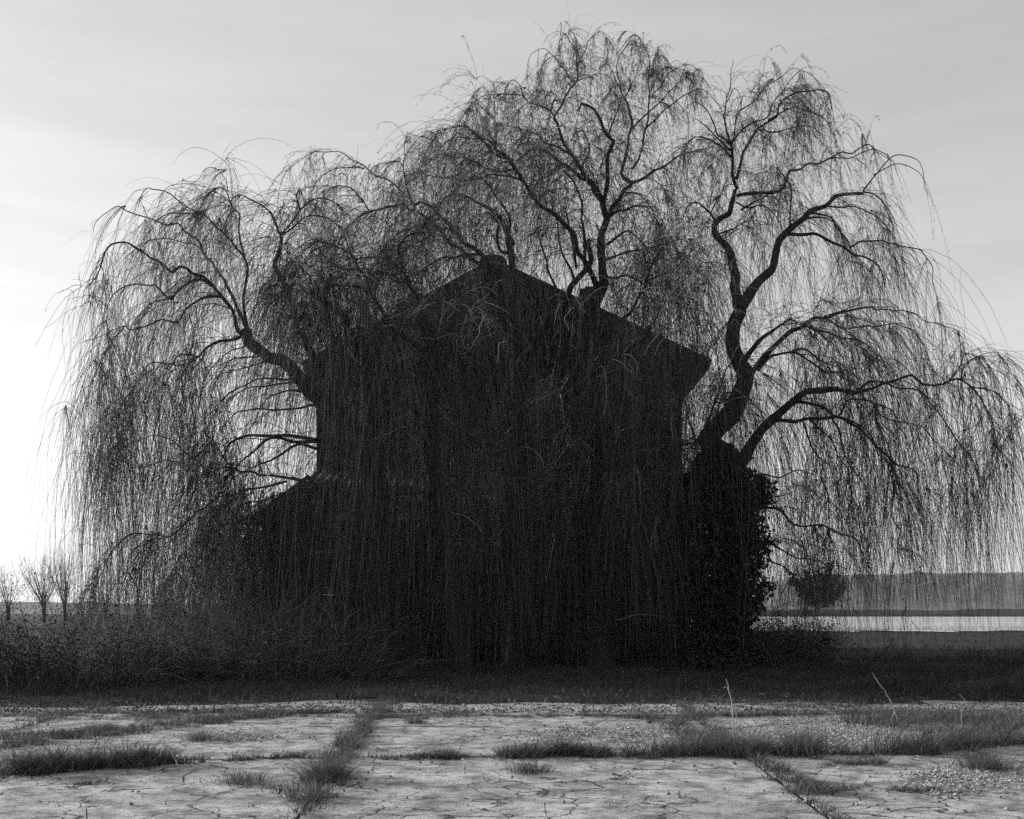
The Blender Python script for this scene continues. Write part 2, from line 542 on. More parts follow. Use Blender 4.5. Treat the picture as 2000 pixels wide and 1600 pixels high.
for o in ops:
    wz = (o[2] + o[3]) / 2
    bm = bmesh.new()
    for q in ((o[0] + .002, o[0] + .07), (o[1] - .07, o[1] - .002)):
        box(bm, q[0], q[1], YH + .16, YH + .22, o[2] + .002, o[3] - .002)
    for q in ((o[2] + .002, o[2] + .07), (o[3] - .07, o[3] - .002), (wz - .025, wz + .025)):
        box(bm, o[0] + .072, o[1] - .072, YH + .161, YH + .219, q[0], q[1])
    box(bm, (o[0] + o[1]) / 2 - .025, (o[0] + o[1]) / 2 + .025, YH + .155, YH + .225, o[2] + .072, o[3] - .072)
    wf = hobj('window', bm, M_wood)
    bm = bmesh.new(); box(bm, o[0] + .01, o[1] - .01, YH + .185, YH + .195, o[2] + .01, o[3] - .01)
    pn = bm_obj('pane', bm, M_glass, wf)
    bm = bmesh.new(); box(bm, o[0] - .1, o[1] + .1, YH - .08, YH + .155, o[2] - .1, o[2] - .004); hobj('sill', bm, M_stone)
# roof slopes
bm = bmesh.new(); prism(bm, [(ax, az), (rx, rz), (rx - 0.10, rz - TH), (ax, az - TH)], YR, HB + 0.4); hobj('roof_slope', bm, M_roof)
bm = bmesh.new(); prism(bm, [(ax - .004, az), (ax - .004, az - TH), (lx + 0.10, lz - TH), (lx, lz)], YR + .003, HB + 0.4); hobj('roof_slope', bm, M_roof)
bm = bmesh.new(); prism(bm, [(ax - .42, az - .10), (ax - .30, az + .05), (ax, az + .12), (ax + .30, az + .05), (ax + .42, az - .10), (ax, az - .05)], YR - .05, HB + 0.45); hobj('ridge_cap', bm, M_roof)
# boxed eaves
ez = hzp(765)
bm = bmesh.new(); prism(bm, [(WR + .003, ez), (rx - .16, rz - TH - .01), (WR + .003, wall_z(WR))], YR + .15, HB); hobj('eaves', bm, M_wood)
bm = bmesh.new(); prism(bm, [(WL - .003, ez), (WL - .003, wall_z(WL)), (lx + .16, lz - TH - .01)], YR + .15, HB); hobj('eaves', bm, M_wood)
# chimneys stand on the roof
def chimney(x0, x1, top, Yc, dp=0.8):
    X0, X1 = hxp(x0, Yc), hxp(x1, Yc); T = hzp(top, Yc)
    zb = min(wall_z(X0), wall_z(X1))
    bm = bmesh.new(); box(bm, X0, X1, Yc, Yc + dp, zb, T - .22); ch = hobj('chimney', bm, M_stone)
    bm = bmesh.new(); box(bm, X0 - .08, X1 + .08, Yc - .08, Yc + dp + .08, T - .215, T - .08); box(bm, X0 + .1, X1 - .1, Yc + .1, Yc + dp - .1, T - .078, T + .04)
    cp = bm_obj('chimney_cap', bm, M_stone, ch)
chimney(803, 832, 574, 35.0); chimney(778, 798, 589, 35.4); chimney(1137, 1173, 560, 35.5, 1.0)
# porch along the front and lean-to on the left
YP = 31.6
pz1 = hzp(926); pz0 = hzp(953, YP)
PXL, PXR = hxp(612), hxp(1352, YP)
n_t = 44
bm = bmesh.new()
vs = [(PXL, YP - .25, pz0 - .13), (PXR, YP - .25, pz0 - .13), (PXR, YH - .005, pz1 - .10), (PXL, YH - .005, pz1 - .10)]
v0 = [bm.verts.new(v) for v in vs]; v1 = [bm.verts.new((v[0], v[1], v[2] + .09)) for v in vs]
bm.faces.new(v0[::-1]); bm.faces.new(v1)
for i in range(4): bm.faces.new([v0[i], v0[(i + 1) % 4], v1[(i + 1) % 4], v1[i]])
porch_roof = hobj('porch_roof', bm, M_wood)
tb = bmesh.new()
wt = (PXR - PXL) / n_t
ln = math.hypot(YH - YP + .25, pz1 - pz0 + .03) / 3 + .12
pts = [(-wt * .52, 0), (-wt * .36, .055), (0, .085), (wt * .36, .055), (wt * .52, 0), (wt * .3, .02), (0, .05), (-wt * .3, .02)]
prism(tb, pts, 0, ln)
bmesh.ops.recalc_face_normals(tb, faces=tb.faces[:])
tile_me = bpy.data.meshes.new('tile'); tb.to_mesh(tile_me); tb.free(); tile_me.materials.append(M_skylit_tile)
slope = math.atan2(pz1 - pz0 + .03, YH - YP + .25)
for i in range(n_t):
    for j in range(3):
        o = link('tile', tile_me, porch_roof)
        yy = YP - .32 + j * (ln - .12) * math.cos(slope)
        o.location = (PXL + wt * (i + .5), yy, pz0 - .03 + (yy - YP + .25) * math.tan(slope) + .02 * j * 0 + prs.uniform(0, .015))
        o.rotation_euler = (slope + .02 + prs.gauss(0, .012), 0, prs.gauss(0, .02))
bm = bmesh.new(); box(bm, PXL, PXR, YP - .02, YP + .16, pz0 - .42, pz0 - .14); hobj('beam', bm, M_wood)
for px in (660, 830, 1010, 1200, 1338):
    bm = bmesh.new(); xx = hxp(px, YP); box(bm, xx - .13, xx + .13, YP - .05, YP + .19, 0, pz0 - .425); hobj('post', bm, M_stone, bevel=.02)
# back wall of the porch: door
bm = bmesh.new()
dx0, dx1, dz = hxp(1282), hxp(1334) - .12, hzp(1035)
for k in range(5):
    a = dx0 + (dx1 - dx0) * k / 5
    box(bm, a + .004, a + (dx1 - dx0) / 5 - .004, YH - .055, YH - .004, .05, dz)
door = hobj('door', bm, M_wood)
bm = bmesh.new(); box(bm, dx0 + .05, dx1 - .05, YH - .075, YH - .058, 1.0, 1.12); box(bm, dx0 + .08, dx0 + .2, YH - .1, YH - .078, 1.25, 1.29)
hd = bm_obj('handle', bm, M_stone, door)
# lean-to
LXa, LXb = hxp(488, 32.2), WL - .005
zt, zb_ = hzp(938), hzp(1010, 32.2)
bm = bmesh.new(); prism(bm, [(LXa + .3, 0), (LXb, 0), (LXb, zt - .2), (LXa + .3, zb_ - .1)], 32.4, 41.0); hobj('lean_to_wall', bm, M_wall)
bm = bmesh.new(); prism(bm, [(LXa, zb_ - .2), (LXb, zt - .19), (LXb, zt), (LXa, zb_ - .03)], 32.1, 41.3); hobj('lean_to_roof', bm, M_roof)

# ------------------------------------------------------------------ willows
# each line: r0 r1 (cm) | photograph points of one limb; the first line of a tree is its trunk
WIL = {
'left': dict(Y=28.3, ymax=34.0, label='wide weeping willow at the left end whose long curtain sweeps the ground', trunk=1, data='''
34 20 | 745,1318 743,1180 740,1050 735,960 720,900 690,832 640,792 607,767
24 15 | 607,767 580,730 550,705 520,692 495,672 482,645
16 9 | 736,950 735,900 729,785 712,735 698,690 688,647 668,612 640,588 610,575
14 6 | 690,832 650,760 612,695 595,672 580,637 572,602 560,572 550,546 540,526 546,480 548,460
5 1.5 | 548,460 536,432 520,410 490,390 470,382 450,392 440,412
5 1.5 | 548,460 565,436 586,408 614,390 649,394 668,410
4 1.5 | 552,458 600,429 635,425 660,440
3 1 | 586,408 580,385 586,372 590,390
9 1.5 | 480,650 465,647 455,610 437,585 415,560 394,546 380,534 366,523 350,524 334,528 320,524 298,512 290,498 278,488 258,481 238,478 218,480 204,494 196,518 190,546 172,584
8 1.2 | 482,645 462,600 450,576 434,546 416,520 404,496 386,470 366,454 340,440 320,434 294,428 270,420 246,410 228,407 206,416 190,430 182,454
9 1.5 | 484,645 478,600 480,540 482,500 476,480 470,456 462,426 452,400 446,376 428,362 412,372
3 1 | 452,400 438,384 416,372 396,362 370,358 342,360 322,370 310,392
2 .8 | 452,400 454,380 454,350 444,324 430,306 418,300
2 .8 | 446,376 440,350 424,330 408,328 394,338
5 1.2 | 478,505 474,496 442,460 422,436 390,416 362,402 340,388 320,374 294,366 278,376 272,394
3 1 | 390,416 360,415 330,420 300,440 282,470
3 1 | 404,496 380,480 350,472 310,470 270,480 246,500
6 1.2 | 437,585 432,580 407,579 380,585 360,602 345,627 320,626 305,626 275,635 255,639 242,639 210,654 177,657 157,667
2.5 .8 | 242,640 210,677 182,707 167,740 155,785
2 .8 | 210,677 197,710 192,760 187,810 186,860
6 1.2 | 414,558 390,546 366,554 350,566 338,578 324,574 310,562 294,554 270,550 246,556 226,570 212,592 200,640
3 1 | 338,578 320,585 290,600 262,630 248,670
8 1.5 | 482,650 467,657 450,662 425,667 405,677 390,695 375,691 355,692 340,700 328,730
5 1.2 | 390,695 360,712 340,712 320,710 297,710 282,720 267,745 245,775 232,810 225,860
3 1 | 405,677 380,720 350,760 330,800
12 2 | 720,890 680,868 625,860 587,851 550,851 512,849 487,852 460,867 442,887 425,930
8 1.5 | 625,862 580,862 555,856 530,857 505,875 482,892 462,915 430,950
10 1.5 | 730,930 660,880 600,872 575,877 550,892 525,902 500,910 460,935
11 2 | 735,960 680,950 600,937 550,935 512,927 482,920 450,910 432,882 420,867 402,875 386,900
4 1 | 450,912 410,915 390,907 370,887 350,867 330,854 305,850 275,860 245,877 220,902 202,935 192,970
3 1 | 400,912 362,906 335,905 315,905 280,910 250,915 220,935 195,965
5 1.2 | 590,742 550,740 512,739 480,750 450,770 427,797 405,840
5 1.2 | 585,745 562,747 525,752 495,757 460,772 430,800
5 1 | 600,765 562,760 540,772 520,785 500,810 480,850
5 1 | 620,790 540,797 512,795 482,797 455,817 427,845 415,880
4 1 | 530,692 505,695 475,697 450,710 430,735 412,780
4 1 | 545,705 520,707 487,717 450,727 425,760
4 1.2 | 640,960 600,1000 520,1040 440,1060 380,1110 350,1200
4 1.2 | 600,945 560,960 450,1000 360,1080 300,1180 285,1250
3.5 1.2 | 480,960 400,1010 300,1080 240,1160 215,1240
3.5 1.2 | 560,1000 500,1090 470,1160 450,1240
3.5 1.2 | 640,1070 620,1120 560,1150 520,1210
5 1.2 | 560,940 480,960 392,996 352,1032 320,1050 280,1040 248,1044 220,1068 192,1112 180,1170
4 1.2 | 620,980 560,1000 480,1010 420,1030 370,1080 330,1150
3 1 | 740,1060 680,1070 600,1100 540,1180 500,1230
4 1 | 742,1130 690,1110 640,1130 590,1180
4 1.5 | 690,650 660,620 640,612 615,602 600,575 590,560
3 1 | 640,588 610,545 580,520 560,505
3 1 | 668,612 640,560 620,530 590,515 560,520
2.5 1 | 500,672 470,620 440,600 405,600 380,640 370,690
3 1 | 495,672 460,680 430,700 400,740 385,800
'''),
'mid_left': dict(Y=27.6, ymax=31.2, label='leaning willow before the left half of the gable with low arching boughs', data='''
26 15 | 900,1316 893,1220 880,1120 862,1000 848,900 840,800 836,700 830,620
10 3 | 830,620 815,590 802,557 787,527 770,515 745,505 715,500 690,510
11 3 | 836,690 790,660 760,640 735,590 715,550 700,525 660,520 617,490 600,500
6 1.5 | 787,527 780,490 800,460 840,455 880,470
6 1.5 | 735,590 720,570 690,560 650,560 615,580 590,620
8 2 | 838,760 880,700 930,690 970,715 990,740
5 1.5 | 845,850 800,800 770,780 745,800 730,850
5 1.5 | 850,920 900,870 950,840 985,850
6 1.5 | 862,1000 820,960 790,950 760,980 740,1040
5 1.5 | 870,1060 830,1020 790,1025 770,1060 760,1120
4 1.2 | 715,550 740,530 790,545 840,560
4 1.2 | 700,525 690,500 650,480 610,470 580,490
5 1.5 | 838,730 800,720 780,690 770,650 745,630
4 1.2 | 880,1120 920,1080 960,1090 990,1130
4 1.2 | 836,700 870,640 905,610 940,620
'''),
'mid': dict(Y=29.2, ymax=31.2, label='willow with a straight trunk standing before the roof ridge', data='''
28 5 | 1012,1316 1013,1150 1016,1000 1012,850 1009,700 1008,600 1006,540 1003,480 998,440
12 5 | 1006,560 980,540 955,520 935,497 900,460 862,424 847,407 822,392 807,397 795,385
4 1 | 795,385 782,372 762,355 745,345 725,336 700,322 675,307 650,300 625,299 600,302 580,315 565,327
2.5 .8 | 712,330 690,325 667,325 642,337 622,350 611,370 605,395
3.5 1 | 795,385 796,370 791,340 789,325 791,305 800,292 815,272 832,259 850,264
2.5 .8 | 789,325 780,317 767,315 750,320 730,330 715,350
1.6 .6 | 791,305 792,282 796,259 790,290
11 4 | 960,525 930,510 880,470 832,427 810,410 790,400 765,400 745,405 720,412
4 1 | 720,412 710,395 690,375 677,365 660,362 637,370 620,385 608,410
4 1 | 720,412 700,425 680,445 660,480 650,520
3 1 | 677,365 678,350 670,340 655,345
10 4 | 1003,480 985,440 960,410 930,390 900,380 870,390 850,420
9 4 | 1000,495 978,488 972,462 975,440 960,420
6 1.5 | 935,497 900,500 860,505 820,530 790,570
6 1.5 | 900,460 870,450 830,465 790,490 760,530
5 1.2 | 862,424 830,440 790,450 760,480 740,510
14 8 | 1010,720 1037,679 1072,633 1100,592 1124,555 1144,526 1152,497 1156,470
6 2 | 1100,592 1085,560 1070,530 1060,490 1050,450
6 2 | 1124,555 1110,520 1095,480 1090,440 1075,400
8 2 | 1010,760 1050,730 1075,740 1100,790 1110,860
9 2.5 | 1013,900 1040,860 1065,820 1090,812 1105,830
6 1.5 | 1014,960 980,920 950,900 930,930 915,990
6 1.5 | 1014,1020 1060,960 1085,940 1100,960 1105,1020
5 1.5 | 1010,800 960,770 930,760 900,790 880,850
4 1.5 | 1012,640 970,600 940,590 900,610 875,660
4 1.5 | 1013,1120 1060,1070 1100,1060 1120,1090 1130,1160
5 1.5 | 998,440 990,410 970,385 940,350 912,352 862,345 820,338 790,340
'''),
'mid_right': dict(Y=28.6, ymax=31.2, label='tallest willow with bushy top behind the right slope of the roof', data='''
30 9.5 | 1172,1316 1170,1200 1166,1050 1166,900 1162,760 1165,640 1166,560 1173,505 1180,460 1186,430
12 5 | 1186,430 1174,388 1156,360 1136,336 1112,300 1100,270 1088,240
6 3 | 1088,240 1084,232 1092,214 1106,188 1122,168 1128,156
2.5 .8 | 1128,156 1127,130 1124,100 1116,80 1106,66 1098,76 1094,100
2 .7 | 1127,130 1122,80 1112,62 1118,60 1126,80 1130,110
2.2 .7 | 1128,156 1130,120 1138,102 1154,78 1170,62 1180,74 1184,100 1184,130
2.2 .7 | 1124,165 1108,140 1094,124 1076,108 1054,96 1038,104 1032,126 1030,150
2 .7 | 1122,168 1110,150 1090,118 1076,104 1064,110 1056,140
2 .7 | 1128,158 1150,150 1170,140 1190,150 1200,180
5 1 | 1088,240 1076,218 1050,206 1026,188 1018,170 998,155 988,170
3 1 | 1076,218 1080,195 1084,185 1066,178 1040,176
3 1 | 1026,188 1000,186 970,187 940,190 925,205 922,235
12 5 | 1166,560 1150,520 1117,463 1094,431 1051,394 1028,358 1008,330 988,308 970,294
5 1 | 970,294 946,276 920,256 902,244 880,246 860,255
4 1 | 988,310 960,298 945,272 920,252 900,248 875,250 850,257 832,272
2.5 .8 | 970,294 968,260 966,220 964,190 963,160
2 .7 | 965,215 955,185 945,170 930,180 920,200
3 1 | 965,230 940,210 925,186 926,200
5 1.2 | 1028,358 1000,342 975,342 950,350 912,352 880,346
4 1 | 1008,330 980,335 950,330 925,315 900,305 875,300 850,302 830,315
3 1 | 970,294 955,278 935,270 907,272 880,277 850,292
4 1 | 1010,332 1000,310 1010,290 1030,280 1045,290
10 4 | 1186,432 1175,394 1155,362 1137,345 1109,327 1086,307 1066,296 1040,295 1015,310
7 3 | 1142,520 1142,450 1138,410 1126,364 1116,346 1100,335
6 2 | 1126,525 1116,470 1110,430 1100,400
9 3.5 | 1178,400 1190,330 1196,290 1186,266 1176,242 1160,222 1140,212 1120,215
4 2 | 1188,264 1198,235 1208,208 1212,190
11 4 | 1186,430 1200,400 1220,376 1230,356 1218,336 1228,276 1234,246 1228,224 1218,192
3 .8 | 1218,192 1206,160 1200,140 1186,118 1176,112 1164,122
3 .8 | 1220,190 1230,170 1242,150 1262,140
2.5 .8 | 1214,180 1204,130 1216,96 1232,88 1250,94 1258,118
5 1.2 | 1234,330 1248,310 1260,260 1270,216 1272,160 1270,126 1260,96 1238,72 1220,82 1212,106
2.5 .8 | 1271,150 1278,120 1284,100 1288,90 1288,120
2.5 .8 | 1270,180 1290,140 1310,130 1340,135 1352,160
2.5 .8 | 1272,190 1300,150 1330,132 1356,128 1370,150
7 1.5 | 1230,356 1248,352 1274,338 1300,326 1336,300 1400,282
4 1 | 1236,250 1262,222 1290,200 1330,160 1365,140 1380,160
4 1 | 1262,250 1300,215 1330,190 1350,178 1380,180 1400,200
6 1.5 | 1186,478 1212,458 1228,446 1244,460 1262,484 1275,520
6 1.5 | 1188,426 1204,416 1224,408 1236,402 1260,400 1285,412
5 1.2 | 1182,508 1220,494 1248,490 1266,482 1290,480 1330,470
6 1.5 | 1170,540 1200,542 1222,538 1240,548 1254,556 1270,580
9 2.5 | 1163,700 1201,641 1230,612 1247,578 1259,549 1270,523 1285,500 1300,480
6 2 | 1164,740 1230,690 1276,641 1285,618 1313,569 1345,538 1370,510
5 1.5 | 1259,549 1290,540 1320,520 1350,490
6 1.5 | 1166,900 1130,850 1100,830 1080,860 1065,920
7 2 | 1167,980 1220,915 1280,880 1330,862 1360,848
6 1.5 | 1168,1050 1220,1010 1255,990 1290,1010 1310,1060
6 1.5 | 1166,860 1220,810 1260,790 1290,810 1305,860
5 1.5 | 1169,1100 1190,1150 1230,1185 1255,1175 1290,1200 1320,1260
5 1.2 | 1165,760 1120,720 1090,715 1070,750 1060,820
4 1.2 | 1220,376 1250,380 1280,420 1290,460
5 1.2 | 1112,300 1090,290 1065,280 1040,260 1010,245 980,240
5 1.2 | 1137,345 1140,320 1150,290 1140,260 1120,245
'''),
'right': dict(Y=27.2, ymax=33.0, label='ivy clad willow at the right end with thick forked boughs', data='''
46 30 | 1428,1322 1426,1200 1424,1080 1420,980 1402,915 1380,872
30 15 | 1380,872 1396,838 1435,796 1453,760 1456,730 1441,706 1429,670 1429,640 1444,604
16 5 | 1444,604 1465,577 1489,544 1507,515 1520,480 1540,450 1560,430 1580,410 1610,400 1635,380 1660,374 1685,375
4 1 | 1685,375 1710,380 1730,400 1742,432 1748,480
3.5 .8 | 1685,373 1700,355 1715,332 1745,307 1770,305 1790,320 1805,345 1812,380
3 .8 | 1706,342 1740,325 1770,324 1795,335 1806,360 1814,385
7 2 | 1535,458 1567,459 1595,462 1625,475 1660,485 1675,495 1710,517 1730,560
4 .8 | 1660,484 1685,470 1717,467 1747,475 1790,490 1807,505 1820,520 1830,550 1838,600 1842,640
5 1 | 1575,415 1605,417 1625,425 1645,450 1660,484 1675,530
3.5 1 | 1610,402 1640,405 1670,400 1700,410 1725,440 1735,490
4 1 | 1560,432 1590,425 1620,430 1640,450 1655,500
15 8 | 1444,604 1436,565 1427,512 1417,482 1402,457 1397,437 1410,425 1427,417 1437,395 1440,370
8 3 | 1440,370 1435,352 1430,320 1427,295 1425,280 1420,255 1416,225
3 .8 | 1416,225 1425,170 1428,145 1431,127 1432,112
2 .7 | 1420,200 1436,175 1445,185 1448,215
7 1.5 | 1440,382 1460,377 1510,374 1530,360 1540,342 1560,330 1585,322 1610,312 1640,300 1672,290 1697,285 1717,295 1735,310
3 .8 | 1622,310 1660,305 1695,295 1722,299 1745,317 1758,345
4 1 | 1447,410 1480,390 1515,372 1535,358
4 2 | 1544,457 1541,420 1540,395 1540,360 1530,340 1520,322
7 1.5 | 1438,350 1442,335 1446,312 1450,295 1465,272 1490,247 1520,220 1535,192 1560,177 1585,174 1610,174 1622,187 1627,212
4 .8 | 1427,282 1442,265 1470,240 1495,225 1510,205 1535,182 1545,162 1562,142 1576,152 1582,175
3.5 .8 | 1432,275 1442,227 1450,215 1480,190 1522,152 1557,132 1568,140
2.5 .7 | 1448,215 1452,185 1470,170 1485,147 1495,127 1502,112 1510,122 1516,140
3 .8 | 1480,252 1522,255 1560,247 1585,247 1605,260 1618,290
3 .8 | 1500,235 1540,215 1580,214 1605,225 1622,255
2.5 .7 | 1627,262 1645,240 1660,232 1672,240 1682,255
5 1 | 1428,308 1416,292 1396,278 1366,268 1340,278 1300,312
4 1 | 1427,295 1400,270 1375,245 1355,230
4 1 | 1425,280 1400,255 1380,215 1360,200 1340,210
5 1.5 | 1398,440 1390,420 1375,405 1358,394 1342,405 1330,430
4 1.2 | 1402,457 1430,450 1450,440 1470,450
4 1.2 | 1437,395 1465,405 1490,400 1520,420 1530,460
12 2 | 1450,708 1474,673 1504,646 1528,634 1543,628 1560,635
13 3 | 1460,738 1486,706 1510,673 1540,649 1570,628 1588,613 1609,616 1630,610 1660,607 1702,601
4 .8 | 1702,601 1717,607 1750,605 1780,613 1810,628 1840,631 1864,643 1882,670 1890,710
2 .7 | 1588,610 1602,584 1618,584 1640,575
4 1 | 1609,618 1640,640 1663,643 1690,638 1750,635 1780,643 1801,658 1813,676 1820,720
6 1 | 1565,632 1590,645 1615,660 1640,690 1655,730 1662,780
5 1 | 1575,628 1600,650 1640,655 1680,665 1710,690 1725,740
7 1.5 | 1480,724 1501,697 1528,688 1552,691 1588,712 1612,727 1654,727
4 1 | 1545,688 1558,683 1588,685 1609,706 1645,727 1678,742 1690,770
3.5 .9 | 1654,727 1690,706 1720,700 1750,701 1775,720 1785,760
19 7 | 1420,975 1453,901 1474,862 1495,832 1522,808 1552,784 1570,766 1600,757 1630,761 1654,764 1678,766
6 1.5 | 1678,766 1702,757 1726,749 1762,745 1804,754 1846,748 1870,745 1894,754 1915,778 1936,820 1944,880
4 1.5 | 1678,763 1693,748 1720,746 1750,751 1780,760 1810,778 1840,814 1870,859 1900,907 1915,960
2 .7 | 1852,746 1870,721 1882,694 1894,689 1912,697 1930,720
2 .7 | 1876,744 1888,712 1915,697 1942,692 1957,700 1972,730
3 .8 | 1894,754 1920,762 1945,770 1968,790 1985,830
7 1.5 | 1552,785 1582,787 1612,799 1633,811 1654,784 1684,778 1714,784 1744,802 1765,830
4 1 | 1711,788 1720,811 1750,823 1789,828 1816,853 1852,886 1876,913 1890,960
2 .7 | 1876,913 1909,905 1935,915 1960,930
8 1.5 | 1495,830 1522,820 1552,820 1582,818 1624,815 1654,815 1678,835 1702,862 1726,892 1750,907 1786,928 1800,970
4 1 | 1567,822 1582,859 1600,910 1612,964 1618,1020 1622,1080
4 1 | 1708,788 1714,835 1729,871 1741,898 1744,955 1751,1042 1760,1140 1770,1231
4 1 | 1582,820 1610,850 1640,890 1660,940 1668,1000
4 1 | 1624,816 1640,850 1655,900 1690,950 1700,1010
3.5 1 | 1654,818 1690,840 1720,890 1760,950 1780,1030
6 1.2 | 1465,990 1491,994 1523,997 1562,1023 1608,1029 1640,1042 1676,1062 1699,1104 1710,1150
5 1.2 | 1455,1050 1475,1052 1507,1062 1530,1075 1569,1088 1627,1098 1660,1110
4 1 | 1500,1075 1507,1098 1536,1114 1582,1153 1600,1190
5 1.2 | 1450,940 1480,925 1520,930 1560,915 1600,930
5 1.2 | 1440,975 1480,960 1520,970 1555,960
3 1 | 1460,1080 1490,1070 1520,1050 1560,1060 1590,1110
6 1.5 | 1385,868 1374,842 1397,785 1414,750 1425,716 1440,690
4 1.2 | 1411,756 1400,716 1394,679 1385,641 1368,601 1350,580
5 1.5 | 1360,880 1351,834 1339,799 1322,765 1315,740
4 1.2 | 1390,850 1400,800 1420,770 1450,770
8 2 | 1385,872 1340,868 1300,885 1270,890 1240,905 1220,925
5 1.5 | 1300,885 1260,900 1240,940 1215,960
5 1.5 | 1400,930 1350,960 1310,1000 1280,1010 1250,1020
4 1.2 | 1424,1080 1370,1050 1330,1060 1310,1100
'''),
}
BURST = {'left': [(640, 520, 60), (610, 560, 60), (500, 900, 20), (450, 930, 20), (560, 800, 30)],
         'mid_left': [(715, 535, 120), (760, 560, 60), (680, 500, 80), (620, 520, 60), (830, 650, 40)],
         'mid': [(905, 420, 110), (880, 470, 80), (960, 450, 60), (790, 480, 70)],
         'mid_right': [(1268, 484, 110), (1350, 500, 130), (1330, 540, 70), (1050, 300, 90), (1120, 310, 60), (1020, 250, 60), (1265, 400, 60)],
         'right': [(1605, 660, 60), (1380, 480, 60), (1470, 760, 60), (1420, 850, 70), (1540, 365, 50)]}
LEAN = {'left': -0.03, 'mid_left': -0.02, 'mid': -0.01, 'mid_right': 0.02, 'right': 0.055}

def catmull(P, step):
    P = np.asarray(P, float)
    Q = np.vstack([2 * P[0] - P[1], P, 2 * P[-1] - P[-2]])
    out = []
    for i in range(1, len(Q) - 2):
        n = max(2, int(np.linalg.norm(Q[i + 1] - Q[i]) / step) + 1)
        t = np.linspace(0, 1, n, endpoint=False)[:, None]
        a, b, c, d = Q[i - 1], Q[i], Q[i + 1], Q[i + 2]
        out.append(0.5 * (2 * b + (c - a) * t + (2 * a - 5 * b + 4 * c - d) * t ** 2 + (3 * b - a - 3 * c + d) * t ** 3))
    out.append(P[-1:])
    return np.vstack(out)

